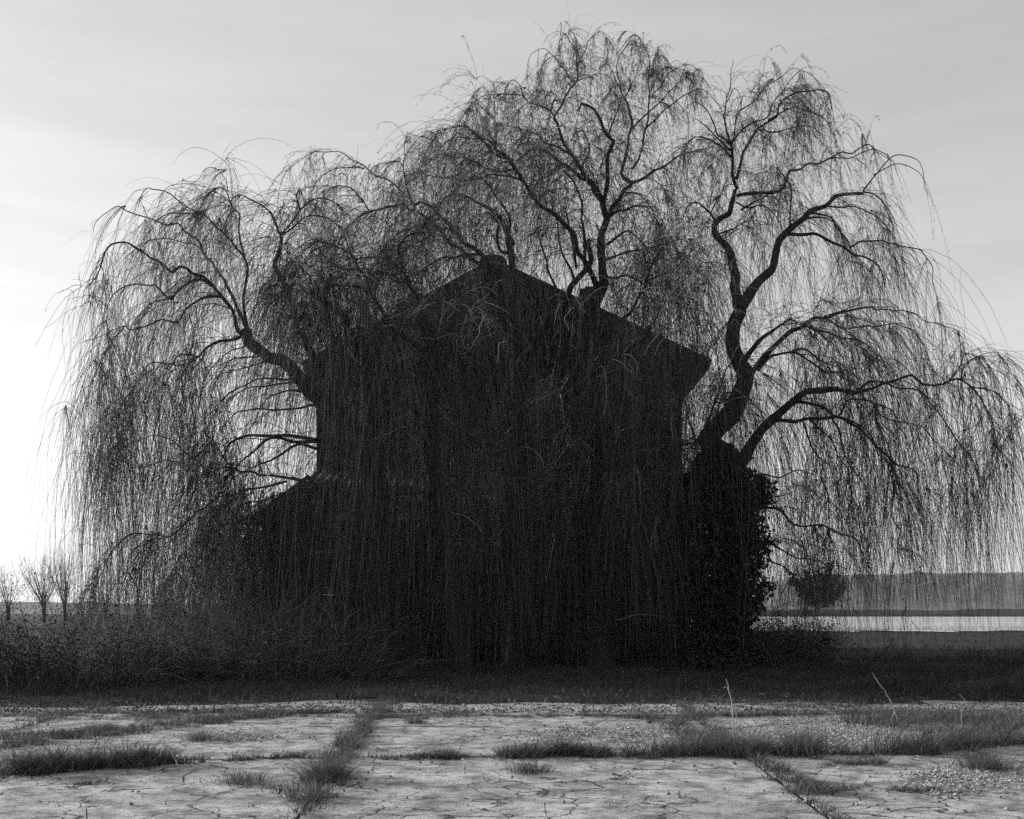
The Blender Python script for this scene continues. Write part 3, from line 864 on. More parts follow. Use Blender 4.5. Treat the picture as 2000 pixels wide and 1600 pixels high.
N_TRI = 0
def tree(key):
    T = WIL[key]
    base = GP(*map(float, T['data'].split('|')[1].split()[0].split(',')))
    Yt = T['Y']
    b0 = PX(*map(float, T['data'].split('|')[1].split()[0].split(',')), Yt)
    root = tag(empty('willow_tree', (b0[0], Yt, 0.05)), T['label'], 'tree', 'weeping willows round the house')
    inv = Matrix.Translation(-Vector(root.location))
    S_px, S_Y, S_r = [], [], []          # samples of everything built so far
    limbs = []                           # (points, radii, tangents)
    for li, line in enumerate(T['data'].strip().split('\n')):
        rr, pp = line.split('|')
        r0, r1 = [float(x) / 100 * (1.0 if li == 0 or float(x) > 13.5 else .68) for x in rr.split()]
        pts = np.array([[float(c) for c in q.split(',')] for q in pp.split()])
        pl = np.concatenate([[0], np.cumsum(np.linalg.norm(np.diff(pts, axis=0), axis=1))])
        t = pl / pl[-1]
        if li == 0:
            Yv = np.full(len(pts), Yt)
            pts[0, 1] = HY + CZ * F / Yt + 4       # the foot stands on the ground
        else:
            d = np.linalg.norm(np.vstack(S_px) - pts[0], axis=1)
            k = int(np.argmin(d)); d0 = np.concatenate(S_Y)[k]; rp = np.concatenate(S_r)[k]
            r0 = min(r0, rp * 0.95)
            lm = pl[-1] / F * Yt
            dd = np.clip(rng.uniform(-0.75, 0.6) * lm, -3.6, 3.2)
            d1 = np.clip(d0 + dd, Yt - 5.0, T['ymax'])
            Yv = d0 + (d1 - d0) * t ** 0.9 + 0.10 * lm * np.sin(t * np.pi) * rng.uniform(-1, 1)
            Yv = np.clip(Yv, Yt - 5.5, T['ymax'])
        W = np.array([PX(a, b, c) for (a, b), c in zip(pts, Yv)])
        C = catmull(W, 0.16 if li else 0.25)
        tl = np.linspace(0, 1, len(C))
        amp = 0.03 + 0.016 * min(pl[-1] / 100, 3)
        wob = np.stack([np.interp(tl * len(C) * 0.35, np.arange(len(C) + 2), rng.normal(size=len(C) + 2)) for _ in range(3)], -1)
        C = C + wob * amp * np.minimum(1, tl * 4)[:, None] * (0.6 if li else 0.8)
        rad = r0 + (r1 - r0) * tl ** (1.5 if key == 'mid' and li == 0 else 0.8)
        if li == 0: rad = rad * (1 + 0.55 * np.exp(-tl * 14))
        rad = rad * (1 + 0.07 * np.interp(tl * len(C) * 0.5, np.arange(len(C) + 2), rng.normal(size=len(C) + 2)))
        k = 10 if r0 > 0.1 else (7 if r0 > 0.035 else 5)
        v, f = tubes(C[None], rad[None], k)
        tip = v[-k:].mean(0)
        o = link('trunk' if li == 0 else 'limb', np_mesh('limb', v, f, M_bark), root)
        o.matrix_parent_inverse = inv
        tg = nrm(np.gradient(C, axis=0))
        limbs.append((C, rad, tg, li))
        S_px.append(np.stack([1000 + C[:, 0] / C[:, 1] * F, HY - (C[:, 2] - CZ) / C[:, 1] * F], -1)); S_Y.append(C[:, 1]); S_r.append(rad)
    # --- side branches
    acc = Acc()
    P = np.concatenate([l[0] for l in limbs]); Rr = np.concatenate([l[1] for l in limbs]); Tg = np.concatenate([l[2] for l in limbs])
    TT = np.concatenate([np.linspace(0, 1, len(l[0])) for l in limbs])
    DS = np.concatenate([np.linalg.norm(np.gradient(l[0], axis=0), axis=1) for l in limbs])
    wgt = DS * np.where(Rr > 0.12, 0.12, np.where(Rr > 0.05, 0.55, 1.0)) * np.where(P[:, 2] < 2.2, 0.25, 1.0) * (0.35 + 0.65 * TT)
    nlen = 0.16 * len(P)
    n2 = int(nlen * dict(left=4.0, right=4.2, mid_left=3.8, mid=4.8, mid_right=5.4)[key])
    idx = rng.choice(len(P), n2, p=wgt / wgt.sum())
    per = nrm(np.cross(Tg[idx], rng.normal(size=(n2, 3))))
    D = 0.75 * Tg[idx] + 0.75 * per + np.array([0, 0, 0.22]) * (P[idx, 2:3] < 12)
    Ln = rng.uniform(0.6, 2.7, n2) * np.interp(P[idx, 2], [9, 12.5, 15], [1, .55, .3]) * np.interp(Rr[idx], [.008, .03], [.4, 1.0])
    tgt = np.array([LEAN[key], -0.03, -1.0])
    B = grow(P[idx], D, Ln, 9, tgt, 0.21, 0.11)
    Br = np.minimum(Rr[idx] * 0.6, rng.uniform(0.005, 0.014, n2))[:, None] * np.linspace(1, 0.38, 9)[None]
    # bursts of tangled shoots
    for bx0, by0, n in BURST[key]:
        d = np.linalg.norm(np.vstack(S_px) - np.array([bx0, by0]), axis=1)
        n = int(n * .7); near = np.argsort(d)[:max(40, n)]
        ii = rng.choice(near, n)
        c = np.concatenate(S_Y)[ii]
        q = P[ii] + rng.normal(size=(n, 3)) * np.array([.35, .5, .3])
        D2 = rng.normal(size=(n, 3)) + np.array([0, 0, .5])
        B2 = grow(q, D2, rng.uniform(.5, 1.5, n), 9, tgt, 0.10, 0.22)
        B = np.concatenate([B, B2]); Br = np.concatenate([Br, rng.uniform(.005, .011, n)[:, None] * np.linspace(1, .4, 9)[None]])
    # second order
    nb = len(B); n3 = int(nb * 1.9)
    bi = rng.integers(0, nb, n3); si = rng.integers(2, 8, n3)
    tb_ = nrm(B[bi, np.minimum(si + 1, 8)] - B[bi, si - 1])
    D3 = 0.8 * tb_ + 0.7 * nrm(rng.normal(size=(n3, 3))) + np.array([0, 0, .15])
    B3 = grow(B[bi, si], D3, rng.uniform(.35, 1.3, n3), 6, tgt, 0.33, 0.14)
    B3r = (np.minimum(Br[bi, si] * .75, .009))[:, None] * np.linspace(1, .45, 6)[None]
    allB = B; allR = Br
    if T['ymax'] < 32:
        allB[..., 1] = np.where(allB[..., 1] > T['ymax'], 2 * T['ymax'] - allB[..., 1], allB[..., 1])
        B3[..., 1] = np.where(B3[..., 1] > T['ymax'], 2 * T['ymax'] - B3[..., 1], B3[..., 1])
    ok3 = B3[..., 2].min(axis=1) > 0.15
    def inside(Q):
        pxm = 1000 + Q[..., 0] / Q[..., 1] * 2145; hz_ = Q[..., 2]
        lim = np.interp(hz_, [0, 4, 8, 11, 13], [-11.0, -11.0, -10.6, -9.6, -7.0]); rim = np.interp(hz_, [0, 8, 10, 12, 15], [13.0, 12.7, 11.0, 10.1, 8.2])
        bad = ((Q[..., 0] < lim).any(axis=1) | (Q[..., 0] > rim).any(axis=1))
        return ~bad | (rng.random(len(Q)) < .08)
    ok3 &= inside(B3)
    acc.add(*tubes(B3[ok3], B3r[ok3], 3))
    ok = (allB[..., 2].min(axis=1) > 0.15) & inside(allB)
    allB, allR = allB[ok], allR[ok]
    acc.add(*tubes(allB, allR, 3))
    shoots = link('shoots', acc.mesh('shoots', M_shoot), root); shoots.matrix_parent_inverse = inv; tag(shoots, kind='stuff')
    acc = Acc()
    up = np.linspace(0, 5, 9); i_ = np.minimum(up.astype(int), 4); fr_ = (up - i_)[None, :, None]
    B39 = B3[ok3][:, i_] * (1 - fr_) + B3[ok3][:, i_ + 1] * fr_
    allB = np.concatenate([allB, B39])
    # --- hanging strands: from the branches and from thin limb ends, in loose ropes
    thin = np.where((Rr < 0.045) & (P[:, 2] > 1.5))[0]
    def strands(na, lo_only, full, win=None):
        if win:
            def inw(Q):
                qx = 1000 + Q[:, 0] / Q[:, 1] * F; return (qx > win[0]) & (qx < win[1]) & (Q[:, 2] > 1.5) & (Q[:, 2] < win[2])
            lowB = np.where(inw(allB[:, 4]))[0]; th_ = thin[inw(P[thin])]
        elif lo_only:
            b0_ = allB[:, 0]; bpx = 1000 + b0_[:, 0] / b0_[:, 1] * F
            zc = np.interp(bpx, [430, 450, 630, 660], [9, 4.4, 4.4, 9]); tpx = 1000 + P[thin, 0] / P[thin, 1] * F
            zt_c = np.interp(tpx, [430, 450, 630, 660], [9, 4.4, 4.4, 9])
            lowB = np.where((b0_[:, 2] > 2.0) & (b0_[:, 2] < zc))[0]; th_ = thin[P[thin, 2] < zt_c]
        else:
            lowB = np.arange(len(allB)); th_ = thin
        src = rng.random(na) < 0.72
        def thin_w(Q, dsw=False):      # the open fan of bare boughs beside the left wall carries few strands
            qx = 1000 + Q[:, 0] / Q[:, 1] * F; qy = HY - (Q[:, 2] - CZ) / Q[:, 1] * F
            ww = np.where((qx > 330) & (qx < 440) & (qy > 620), .45, 1.0) * (DS[th_] if Q.shape[0] == len(th_) and Q is not None and dsw else 1.0) * np.where((qx > 425) & (qx < 640) & (qy > 640) & (qy < 960), .15, 1.0) * np.where((qx > 1600) & (qx < 1800) & (qy > 640), .55, 1.0)
            return ww / ww.sum()
        bi = rng.choice(lowB, na, p=thin_w(allB[lowB, 4])); si = rng.integers(2, 9, na)
        ti = rng.choice(th_, na, p=thin_w(P[th_], True))
        A0 = np.where(src[:, None], allB[bi, si], P[ti])
        Dt = np.where(src[:, None], nrm(allB[bi, si] - allB[bi, si - 1]), Tg[ti])
        rep = np.minimum(rng.geometric(.24, na), 16)
        A0 = np.repeat(A0, rep, 0); Dt = np.repeat(Dt, rep, 0)
        n = len(A0)
        clu = np.repeat(rng.normal(size=(na, 3)), rep, 0)
        A0 = A0 + rng.normal(size=(n, 3)) * np.array([.012, .02, .01])
        D = 0.5 * Dt + 0.22 * rng.normal(size=(n, 3)) + 0.30 * clu * np.array([1, 1, .4])
        z0 = A0[:, 2]
        lmax = np.interp(z0, [0, 2, 5, 8, 10.5, 12.5, 15, 17], [.3, 1.9, 4.8, 6.0, 4.8, 2.8, 1.5, .9])
        cl = np.repeat(rng.random(na), rep, 0)
        Ls = lmax * np.clip(0.25 + 0.62 * cl + rng.normal(size=n) * 0.12, 0.12, 1.0)
        if full: Ls = np.clip(z0 * (.72 + .38 * cl + rng.normal(size=n) * .06) * full, .4, z0 * 1.02)
        rep_lean = np.repeat(rng.normal(size=(na, 2)), rep, 0)
        tg2 = np.stack([LEAN[key] + 0.085 * rep_lean[:, 0], 0.085 * rep_lean[:, 1], -np.ones(n)], -1)
        return A0, D, Ls, tg2
    DENS = dict(left=(6800, 2000, 1.06), mid_left=(1900, 1600, 1.0), mid=(3400, 1250, 1.0), mid_right=(6000, 1150, 1.0), right=(5600, 1200, .8))[key]
    g1 = strands(int(DENS[0] * .235), False, 0); g2 = strands(DENS[1] // 4, True, DENS[2])
    gs = [g1, g2] + ([strands(560, True, 1.05, (430, 690, 6.2))] if key == 'left' else [])
    A0, D, Ls, tg2 = [np.concatenate(q) for q in zip(*gs)]
    n = len(A0)
    S = 8
    D = D + .12 * rng.normal(size=D.shape)
    D[:, 2] = np.where(Ls > 3, np.minimum(D[:, 2], .15), D[:, 2])
    H = grow(A0, D, Ls, S, tg2, np.clip(.42 * Ls / 3.2, .30, .95)[:, None], 0.075, zmin=0.06)
    Hr = rng.uniform(.0032, .0055, n)[:, None] * np.linspace(1, .5, S)[None]
    if T['ymax'] < 32:
        H[..., 1] = np.where(H[..., 1] > T['ymax'], 2 * T['ymax'] - H[..., 1], H[..., 1])
    okh = inside(H); H, Hr, Ls = H[okh], Hr[okh], Ls[okh]; n = len(H)
    acc.add(*tubes(H, Hr, 3))
    tw = link('twigs', acc.mesh('twigs', M_twig), root); tw.matrix_parent_inverse = inv; tag(tw, kind='stuff')
    # --- crooked bare shoots before the house, painted pale as if sunlit
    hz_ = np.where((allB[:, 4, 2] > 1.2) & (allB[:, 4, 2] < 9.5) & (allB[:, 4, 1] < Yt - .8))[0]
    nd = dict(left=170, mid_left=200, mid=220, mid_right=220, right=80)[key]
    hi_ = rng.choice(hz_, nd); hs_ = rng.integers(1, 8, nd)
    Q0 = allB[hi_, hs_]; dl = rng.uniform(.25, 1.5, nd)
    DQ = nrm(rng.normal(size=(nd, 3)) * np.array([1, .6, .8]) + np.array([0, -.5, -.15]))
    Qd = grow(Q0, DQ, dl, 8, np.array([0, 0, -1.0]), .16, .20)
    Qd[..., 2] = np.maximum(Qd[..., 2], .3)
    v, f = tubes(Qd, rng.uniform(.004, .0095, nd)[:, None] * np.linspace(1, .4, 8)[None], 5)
    dt = link('pale_lit_twigs', np_mesh('pale_lit_twigs', v, f, M_lit_twig), root); dt.matrix_parent_inverse = inv; tag(dt, kind='stuff')
    # --- the few leaves still on the strands, mostly high in the crown
    zt_ = H[:, :, 2]
    pr = np.interp(zt_[:, 0], [0, 8, 11.5, 13.5, 17], [.10, .12, .35, 1.6, 3.0])
    if key in ('left', 'mid_left'): pr = pr * 0.5
    nl = rng.poisson(pr * np.minimum(Ls, 2.2) * 5)
    li_ = np.repeat(np.arange(n), nl)
    u = rng.random(len(li_)) ** 0.7 * (S - 1.01); s0 = u.astype(int); fr = (u - s0)[:, None]
    LP = H[li_, s0] * (1 - fr) + H[li_, s0 + 1] * fr
    if len(LP):
        v, f = leaves(LP, rng.uniform(.04, .085, len(LP)), rng.uniform(.008, .016, len(LP)), 0.9)
        lo = link('leaves', np_mesh('leaves', v, f, M_wleaf), root); lo.matrix_parent_inverse = inv; tag(lo, kind='stuff')
    return root, limbs

trees = {}
for k in WIL:
    trees[k] = tree(k)

# ivy wrapped round the right willow's trunk
root5 = trees['right'][0]; inv5 = Matrix.Translation(-Vector(root5.location))
n = 30000
py = rng.uniform(868, 1300, n)
cxp = np.interp(py, [868, 900, 980, 1100, 1300], [1402, 1403, 1408, 1405, 1402])
hw = np.interp(py, [868, 900, 940, 1000, 1060, 1120, 1200, 1300], [20, 48, 76, 90, 82, 78, 72, 72]) * (1 + .16 * vnoise(py * .06, py * .02, 1, 2))
th = rng.uniform(0, 2 * np.pi, n)
rr = hw / F * 27.2 * np.sqrt(rng.uniform(.15, 1.1, n)) * (1 + 0.14 * np.sin(th * 3 + py * .03) + .34 * vnoise(py * .09, th * 1.5, 1, 3) + .10 * np.abs(rng.normal(size=n)) * (rng.random(n) < .3))
Pv = np.stack([(cxp - 1000) / F * 27.2 + rr * np.cos(th), 27.2 + rr * np.sin(th), CZ + (HY - py) / F * 27.2], -1)
v, f = leaves(Pv, rng.uniform(.06, .15, n), rng.uniform(.05, .12, n), .5)
o = link('ivy', np_mesh('ivy', v, f, M_ivy), root5); o.matrix_parent_inverse = inv5; tag(o, 'dark ivy wrapped round the trunk', kind='stuff')

# ------------------------------------------------------------------ left thicket: brambles and suckers
def thicket(name, label, cx, cy, rx_, ry_, hh, nst, nlf, arch=0.16, leafm=None, lf=(.03, .07), kind=None):
    t = tag(empty(name, (cx, cy, 0)), label, 'shrub', 'brambles and shrubs round the house')
    inv = Matrix.Translation(-Vector((cx, cy, 0)))
    a = rng.uniform(0, 2 * np.pi, nst); r = np.sqrt(rng.random(nst))
    P0 = np.stack([cx + rx_ * r * np.cos(a), cy + ry_ * r * np.sin(a), np.full(nst, .02)], -1)
    D = np.stack([.45 * np.cos(a) * r, .45 * np.sin(a) * r, np.ones(nst)], -1) + .35 * rng.normal(size=(nst, 3)) * np.array([1, 1, .2])
    Ln = hh * rng.uniform(.7, 1.9, nst) * (1.1 - .5 * r)
    Pp = grow(P0, D, Ln, 8, np.array([-.05, -.05, -1.0]), arch, .10, zmin=.03)
    v, f = tubes(Pp, rng.uniform(.003, .008, nst)[:, None] * np.linspace(1, .4, 8)[None], 3)
    o = link('stems', np_mesh('stems', v, f, M_twig), t); o.matrix_parent_inverse = inv; tag(o, kind='stuff')
    if nlf:
        i = rng.integers(0, nst, nlf); s = rng.integers(2, 8, nlf)
        q = Pp[i, s] + rng.normal(size=(nlf, 3)) * .09
        q[:, 2] = np.maximum(q[:, 2], .04)
        v, f = leaves(q, rng.uniform(lf[0], lf[1], nlf), rng.uniform(lf[0] * .6, lf[1] * .6, nlf), .1)
        o = link('leaves', np_mesh('leaves', v, f, leafm or M_bramble), t); o.matrix_parent_inverse = inv; tag(o, kind='stuff')
    return t
thicket('bramble_thicket', 'leafy bramble thicket under the left willow at the frame edge', -9.6, 22.5, 2.6, 1.8, 1.7, 1000, 10000)
thicket('bramble_thicket', 'low tangle of suckers in front of the left willow curtain', -5.4, 24.2, 2.8, 1.3, 1.75, 1300, 4500)
thicket('bramble_thicket', 'unseen bramble heap left of the paving, made tall to shade the verge', -13.8, 23.0, 2.2, 3.2, 2.3, 1100, 9000)  # out of view, heightened to cast shade over the verge
thicket('shrub', 'small leafy shrub right of the ivy covered trunk', 7.2, 31.5, 1.5, 1.2, 1.25, 300, 5200, lf=(.04, .09))
thicket('shrub', 'loose shrub on the far verge in front of the pale field', 10.6, 43.0, 1.8, 1.5, 1.5, 420, 6200, lf=(.05, .11))

# ------------------------------------------------------------------ grass
def in_slabs(x, y):
    return (y < 18.2 + 0.7 * vnoise(x, x * .3, .8, 5) + 0.5 * vnoise(x, y, 2.0, 1)) & (y > 3)

def scatter(n, x0, x1, y0, y1):
    return rng.uniform(x0, x1, n), rng.uniform(y0, y1, n)

# verge: rough grass between paving and trees, and to the right
n = 80000
x, y = scatter(n, -17, 17, 17.6, 33)
keep = ~in_slabs(x, y) & (np.abs(x) < y * .56 + 1) & (rng.random(n) < .35 + .65 * np.clip(vnoise(x, y, 1.2, 4) + .55, 0, 1))
x, y = x[keep], y[keep]
tall = np.clip(.5 + .9 * vnoise(x, y, .9, 9), .15, 1.4)
H = rng.uniform(.08, .30, len(x)) * tall * (1 + .5 * ((y > 25) & (y < 30))) * (1 + .5 * (x > 7))
z = near_h(x, y)
v, f = blades(np.stack([x, y, z - .01], -1), H, rng.uniform(.007, .017, len(x)), rng.normal(size=(len(x), 2)) * .5 + np.array([.15, -.1]))
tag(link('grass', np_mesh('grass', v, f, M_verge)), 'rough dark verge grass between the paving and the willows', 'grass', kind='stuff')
n = 9000
cx_ = rng.uniform(-11, 11, 150); cy_ = rng.uniform(18.4, 25, 150); ci_ = rng.integers(0, 150, n)
x = cx_[ci_] + rng.normal(size=n) * .22; y = cy_[ci_] + rng.normal(size=n) * .18
v, f = blades(np.stack([x, y, near_h(x, y) - .01], -1), rng.uniform(.12, .42, n) * rng.uniform(.5, 1.2, 150)[ci_], rng.uniform(.005, .012, n), rng.normal(size=(n, 2)) * .4 + np.array([.1, -.1]))
tag(link('grass', np_mesh('grass', v, f, M_verge)), 'grass clumps scattered over the dark verge', 'grass', kind='stuff')
# far rough grass to the right and left
n = 34000
yy = np.exp(rng.uniform(np.log(33), np.log(92), n)); xx = rng.uniform(-.62, .62, n) * yy
kp = (np.abs(xx) > 7.5) | (yy < 31); xx, yy = xx[kp], yy[kp]
v, f = blades(np.stack([xx, yy, near_h(xx, yy) - .01], -1), rng.uniform(.1, .32, len(xx)) * (1 + 1.2 * (yy > 68)) * np.clip(.6 + .8 * vnoise(xx, yy, .4, 2), .2, 1.4), rng.uniform(.015, .035, len(xx)), rng.normal(size=(len(xx), 2)) * .5)
tag(link('grass', np_mesh('grass', v, f, M_verge)), 'rough meadow grass behind the willows and beside the house', 'grass', kind='stuff')

# grass growing out of the joints of the paving
jp = []; jh = []; jl = []
def strip(pts, wd, n, hmin, hmax, patch=1.0, seed=0.0, per=45):
    P_ = np.array([GP(a, b)[:2] for a, b in pts])
    seg = np.linalg.norm(np.diff(P_, axis=0), axis=1); cum = np.concatenate([[0], np.cumsum(seg)])
    u = rng.uniform(0, cum[-1], n)
    gx = np.interp(u, cum, P_[:, 0]); gy = np.interp(u, cum, P_[:, 1])
    mod = np.clip(.55 + patch * vnoise(u * 1.3 + seed, u * .4, 1, seed), 0.02, 1.2)
    k = rng.random(n) < mod
    gx, gy, mod = gx[k], gy[k], mod[k]
    K = max(6, len(gx) // per)
    ci = rng.integers(0, len(gx), K); cc = np.stack([gx[ci], gy[ci]], -1) + rng.normal(size=(K, 2)) * wd * mod[ci][:, None] * np.array([1, 1.1])
    chh = rng.uniform(.25, 1.0, K) + .6 * (rng.random(K) < .15); cs = rng.uniform(.015, .07, K) * (.6 + wd * 3)
    a_ = rng.integers(0, K, len(gx))
    q = rng.normal(size=(len(gx), 2))
    jp.append(np.concatenate([cc[a_] + q * cs[a_][:, None], np.full((len(gx), 1), .018)], 1)); jh.append(rng.uniform(hmin, hmax, len(gx)) * chh[a_])
    jl.append(q * .35)
strip([(590, 1590), (605, 1540), (640, 1500), (680, 1460), (715, 1420), (740, 1395)], .14, 7000, .06, .20, .9, 1)
strip([(700, 1420), (735, 1390), (760, 1372)], .2, 2000, .05, .14, .5, 2)
strip([(745, 1489), (950, 1486), (1080, 1483), (1250, 1480)], .05, 2400, .04, .11, 1.0, 3)
strip([(985, 1484), (1060, 1481), (1120, 1479), (1180, 1482)], .10, 5600, .09, .24, .5, 4)
strip([(1240, 1482), (1400, 1476), (1500, 1479), (1700, 1478), (1850, 1470), (1990, 1455)], .18, 17000, .10, .34, .9, 5)
strip([(1880, 1450), (1960, 1430), (2000, 1420)], .4, 4000, .10, .30, .3, 6)
strip([(1290, 1410), (1350, 1440), (1410, 1470)], .22, 4200, .05, .16, .4, 7)
strip([(1470, 1492), (1540, 1520), (1600, 1560)], .16, 4200, .05, .14, .5, 8)
strip([(1600, 1500), (1720, 1498)], .10, 1600, .05, .12, .5, 9)
strip([(0, 1520), (100, 1508), (200, 1504), (330, 1496)], .16, 10000, .10, .30, .35, 10)
strip([(330, 1496), (450, 1490), (600, 1482)], .06, 2200, .04, .11, .8, 11)
strip([(0, 1465), (90, 1450), (180, 1440), (300, 1424), (420, 1410), (560, 1398), (700, 1392)], .32, 16000, .05, .16, .45, 12)
strip([(0, 1445), (120, 1440), (240, 1425)], .30, 5000, .05, .14, .4, 13)
strip([(700, 1407), (860, 1400), (1000, 1404), (1150, 1402), (1300, 1408)], .24, 9000, .04, .12, .6, 14)
strip([(1300, 1405), (1500, 1402), (1700, 1398), (1800, 1395)], .30, 9000, .05, .16, .5, 15)
strip([(1700, 1420), (1830, 1410), (1990, 1408)], .6, 9000, .08, .28, .4, 16)
strip([(0, 1402), (160, 1396), (330, 1400), (460, 1392)], .35, 7000, .04, .12, .5, 17)
strip([(100, 1540), (200, 1536)], .08, 700, .04, .10, .5, 18)
strip([(1380, 1376), (1560, 1380), (1700, 1382)], .35, 4000, .04, .12, .6, 19)
strip([(780, 1482), (880, 1486)], .05, 900, .05, .14, .4, 20)
strip([(1060, 1545), (1200, 1530), (1340, 1500)], .03, 500, .02, .06, .9, 21)
strip([(1660, 1550), (1900, 1555)], .10, 1500, .04, .10, .6, 22)
def joint(x0, y0, x1, y1, n, wd, hmin, hmax):
    a, b = (x0, y0), (x1, y1)
    pa = (1000 + x0 / y0 * F, HY + CZ * F / y0); pb = (1000 + x1 / y1 * F, HY + CZ * F / y1)
    strip([pa, pb], wd, n, hmin, hmax, .35, x0 + y0, 9)
for k_, sl_ in ((2, -.053), (3, .035), (1, -.053)):
    joint(JX[k_] + sl_ * (7.6 - 12), 7.6, JX[k_] + sl_ * 6.5, 18.5, 4200, .05, .04, .17)
for y_ in (11.7, 16.15):
    joint(-1.8, y_, 8.0, y_ + .24, 3400, .05, .04, .13); joint(-8.0, y_ - .78, -1.9, y_, 2600, .05, .04, .13)
# thin scatter over the slabs
n = 5000
x, y = scatter(n, -8, 8, 8.5, 18.6)
k = rng.random(n) < np.clip(vnoise(x, y, 1.4, 6) * 1.2, 0, 1); jp.append(np.stack([x[k], y[k], np.full(k.sum(), .02)], -1)); jh.append(rng.uniform(.02, .06, k.sum())); jl.append(rng.normal(size=(k.sum(), 2)) * .4)
jp = np.concatenate(jp); jh = np.concatenate(jh); jl = np.concatenate(jl)
v, f = blades(jp, jh, rng.uniform(.005, .013, len(jp)), jl + rng.normal(size=(len(jp), 2)) * .45 + np.array([.15, -.05]))
tag(link('grass', np_mesh('grass', v, f, M_grass)), 'grass growing out of the joints of the broken paving', 'grass', kind='stuff')

# single tufts standing on the slabs
def tuft(px, py, n, hmax, sp, label):
    g = GP(px, py)
    t = tag(empty('grass_tuft', (g[0], g[1], .02)), label, 'grass tuft', 'grass tufts on the paving')
    q = np.stack([rng.normal(size=n) * sp, rng.normal(size=n) * sp, np.zeros(n)], -1)
    rad = q[:, :2] / max(sp, 1e-3) * .5
    v, f = blades(q, rng.uniform(.35, 1, n) * hmax, rng.uniform(.003, .007, n), rad + rng.normal(size=(n, 2)) * .4, 4)
    o = link('blades', np_mesh('blades', v, f, M_grass), t); tag(o, kind='stuff')
tuft(640, 1528, 900, .34, .10, 'large spiky grass tuft at the near end of the left joint')
tuft(810, 1417, 260, .20, .07, 'small tuft on the slab just behind the long joint, left of centre')
tuft(390, 1450, 320, .22, .08, 'round tuft on the left slab behind the two crossed stalks')
tuft(475, 1533, 380, .16, .12, 'flat spreading tuft on the near left slab')
tuft(1035, 1513, 420, .18, .10, 'low tuft on the near slab below the middle joint')
tuft(870, 1484, 260, .17, .06, 'upright little tuft on the middle joint, leftmost of its row')
tuft(1110, 1477, 520, .22, .10, 'dark tuft at the right end of the middle joint')
tuft(1000, 1484, 420, .19, .10, 'bushy tuft near the centre of the middle joint')
tuft(1925, 1508, 700, .30, .12, 'tall tuft at the right edge of the paving')
tuft(1570, 1462, 420, .28, .09, 'dense tuft in the right joint behind the gravel edge')
tuft(1400, 1462, 420, .24, .09, 'pale tuft at the foot of the tall dry stalk')

# dry stalks
def stalk(name_label, pts, Y, r=.007, twigs=()):
    base = PX(pts[0][0], pts[0][1], Y)
    t = tag(empty('dry_stalk', (base[0], Y, 0.0)), name_label, 'plant stalk', 'dry stalks on the paving')
    C = catmull([PX(a, b, Y + .05 * i) for i, (a, b) in enumerate(pts)], .05) - np.array([base[0], Y, 0.0])
    C[0, 2] = 0.0
    C = C + rng.normal(size=C.shape) * .004
    v, f = tubes(C[None], np.linspace(r, r * .35, len(C))[None], 5)
    link('stem', np_mesh('stem', v, f, M_straw), t)
    for tw in twigs:
        C2 = catmull([PX(a, b, Y + .03) for a, b in tw], .04) - np.array([base[0], Y, 0.0])
        v, f = tubes(C2[None], np.linspace(r * .7, r * .3, len(C2))[None], 4)
        link('side_stem', np_mesh('side_stem', v, f, M_straw), t)
yb = lambda py: CZ * F / (py - HY)
stalk('tall pale upright dry stalk right of centre on the paving', [(1434, 1462), (1433, 1420), (1429, 1375), (1424, 1345), (1419, 1326)], yb(1462), .011, [[(1436, 1460), (1439, 1420), (1437, 1380)], [(1427, 1360), (1420, 1342), (1413, 1344)], [(1430, 1395), (1424, 1376)]])
stalk('long bowed dry stalk leaning left in front of the right grass', [(1763, 1425), (1750, 1395), (1735, 1360), (1718, 1335), (1704, 1315)], yb(1425), .008, [[(1748, 1388), (1742, 1402), (1741, 1412)]])
stalk('short upright dry stalk nearest the right edge', [(1878, 1445), (1878, 1410), (1877, 1372)], yb(1445), .008, [[(1878, 1376), (1895, 1374), (1905, 1374)], [(1890, 1374), (1880, 1362), (1872, 1355)]])
stalk('pair of crossed dry stalks on the left joint', [(352, 1512), (340, 1480), (326, 1456), (312, 1450)], yb(1512), .008, [[(322, 1446), (318, 1455), (312, 1478)], [(344, 1492), (350, 1475), (356, 1470)]])
stalk('thin bent dry stem beside the left grass strip', [(288, 1480), (278, 1465), (272, 1458)], yb(1484), .006)
stalk('thin dark dry stem at the far edge of the left slab', [(322, 1420), (321, 1400), (323, 1384)], yb(1420), .006)
stalk('pale fallen stem lying by the far right gravel', [(1336, 1420), (1315, 1412), (1302, 1402)], yb(1421), .007)
stalk('short stem sticking up left of the long joint', [(622, 1420), (612, 1402)], yb(1421), .006)

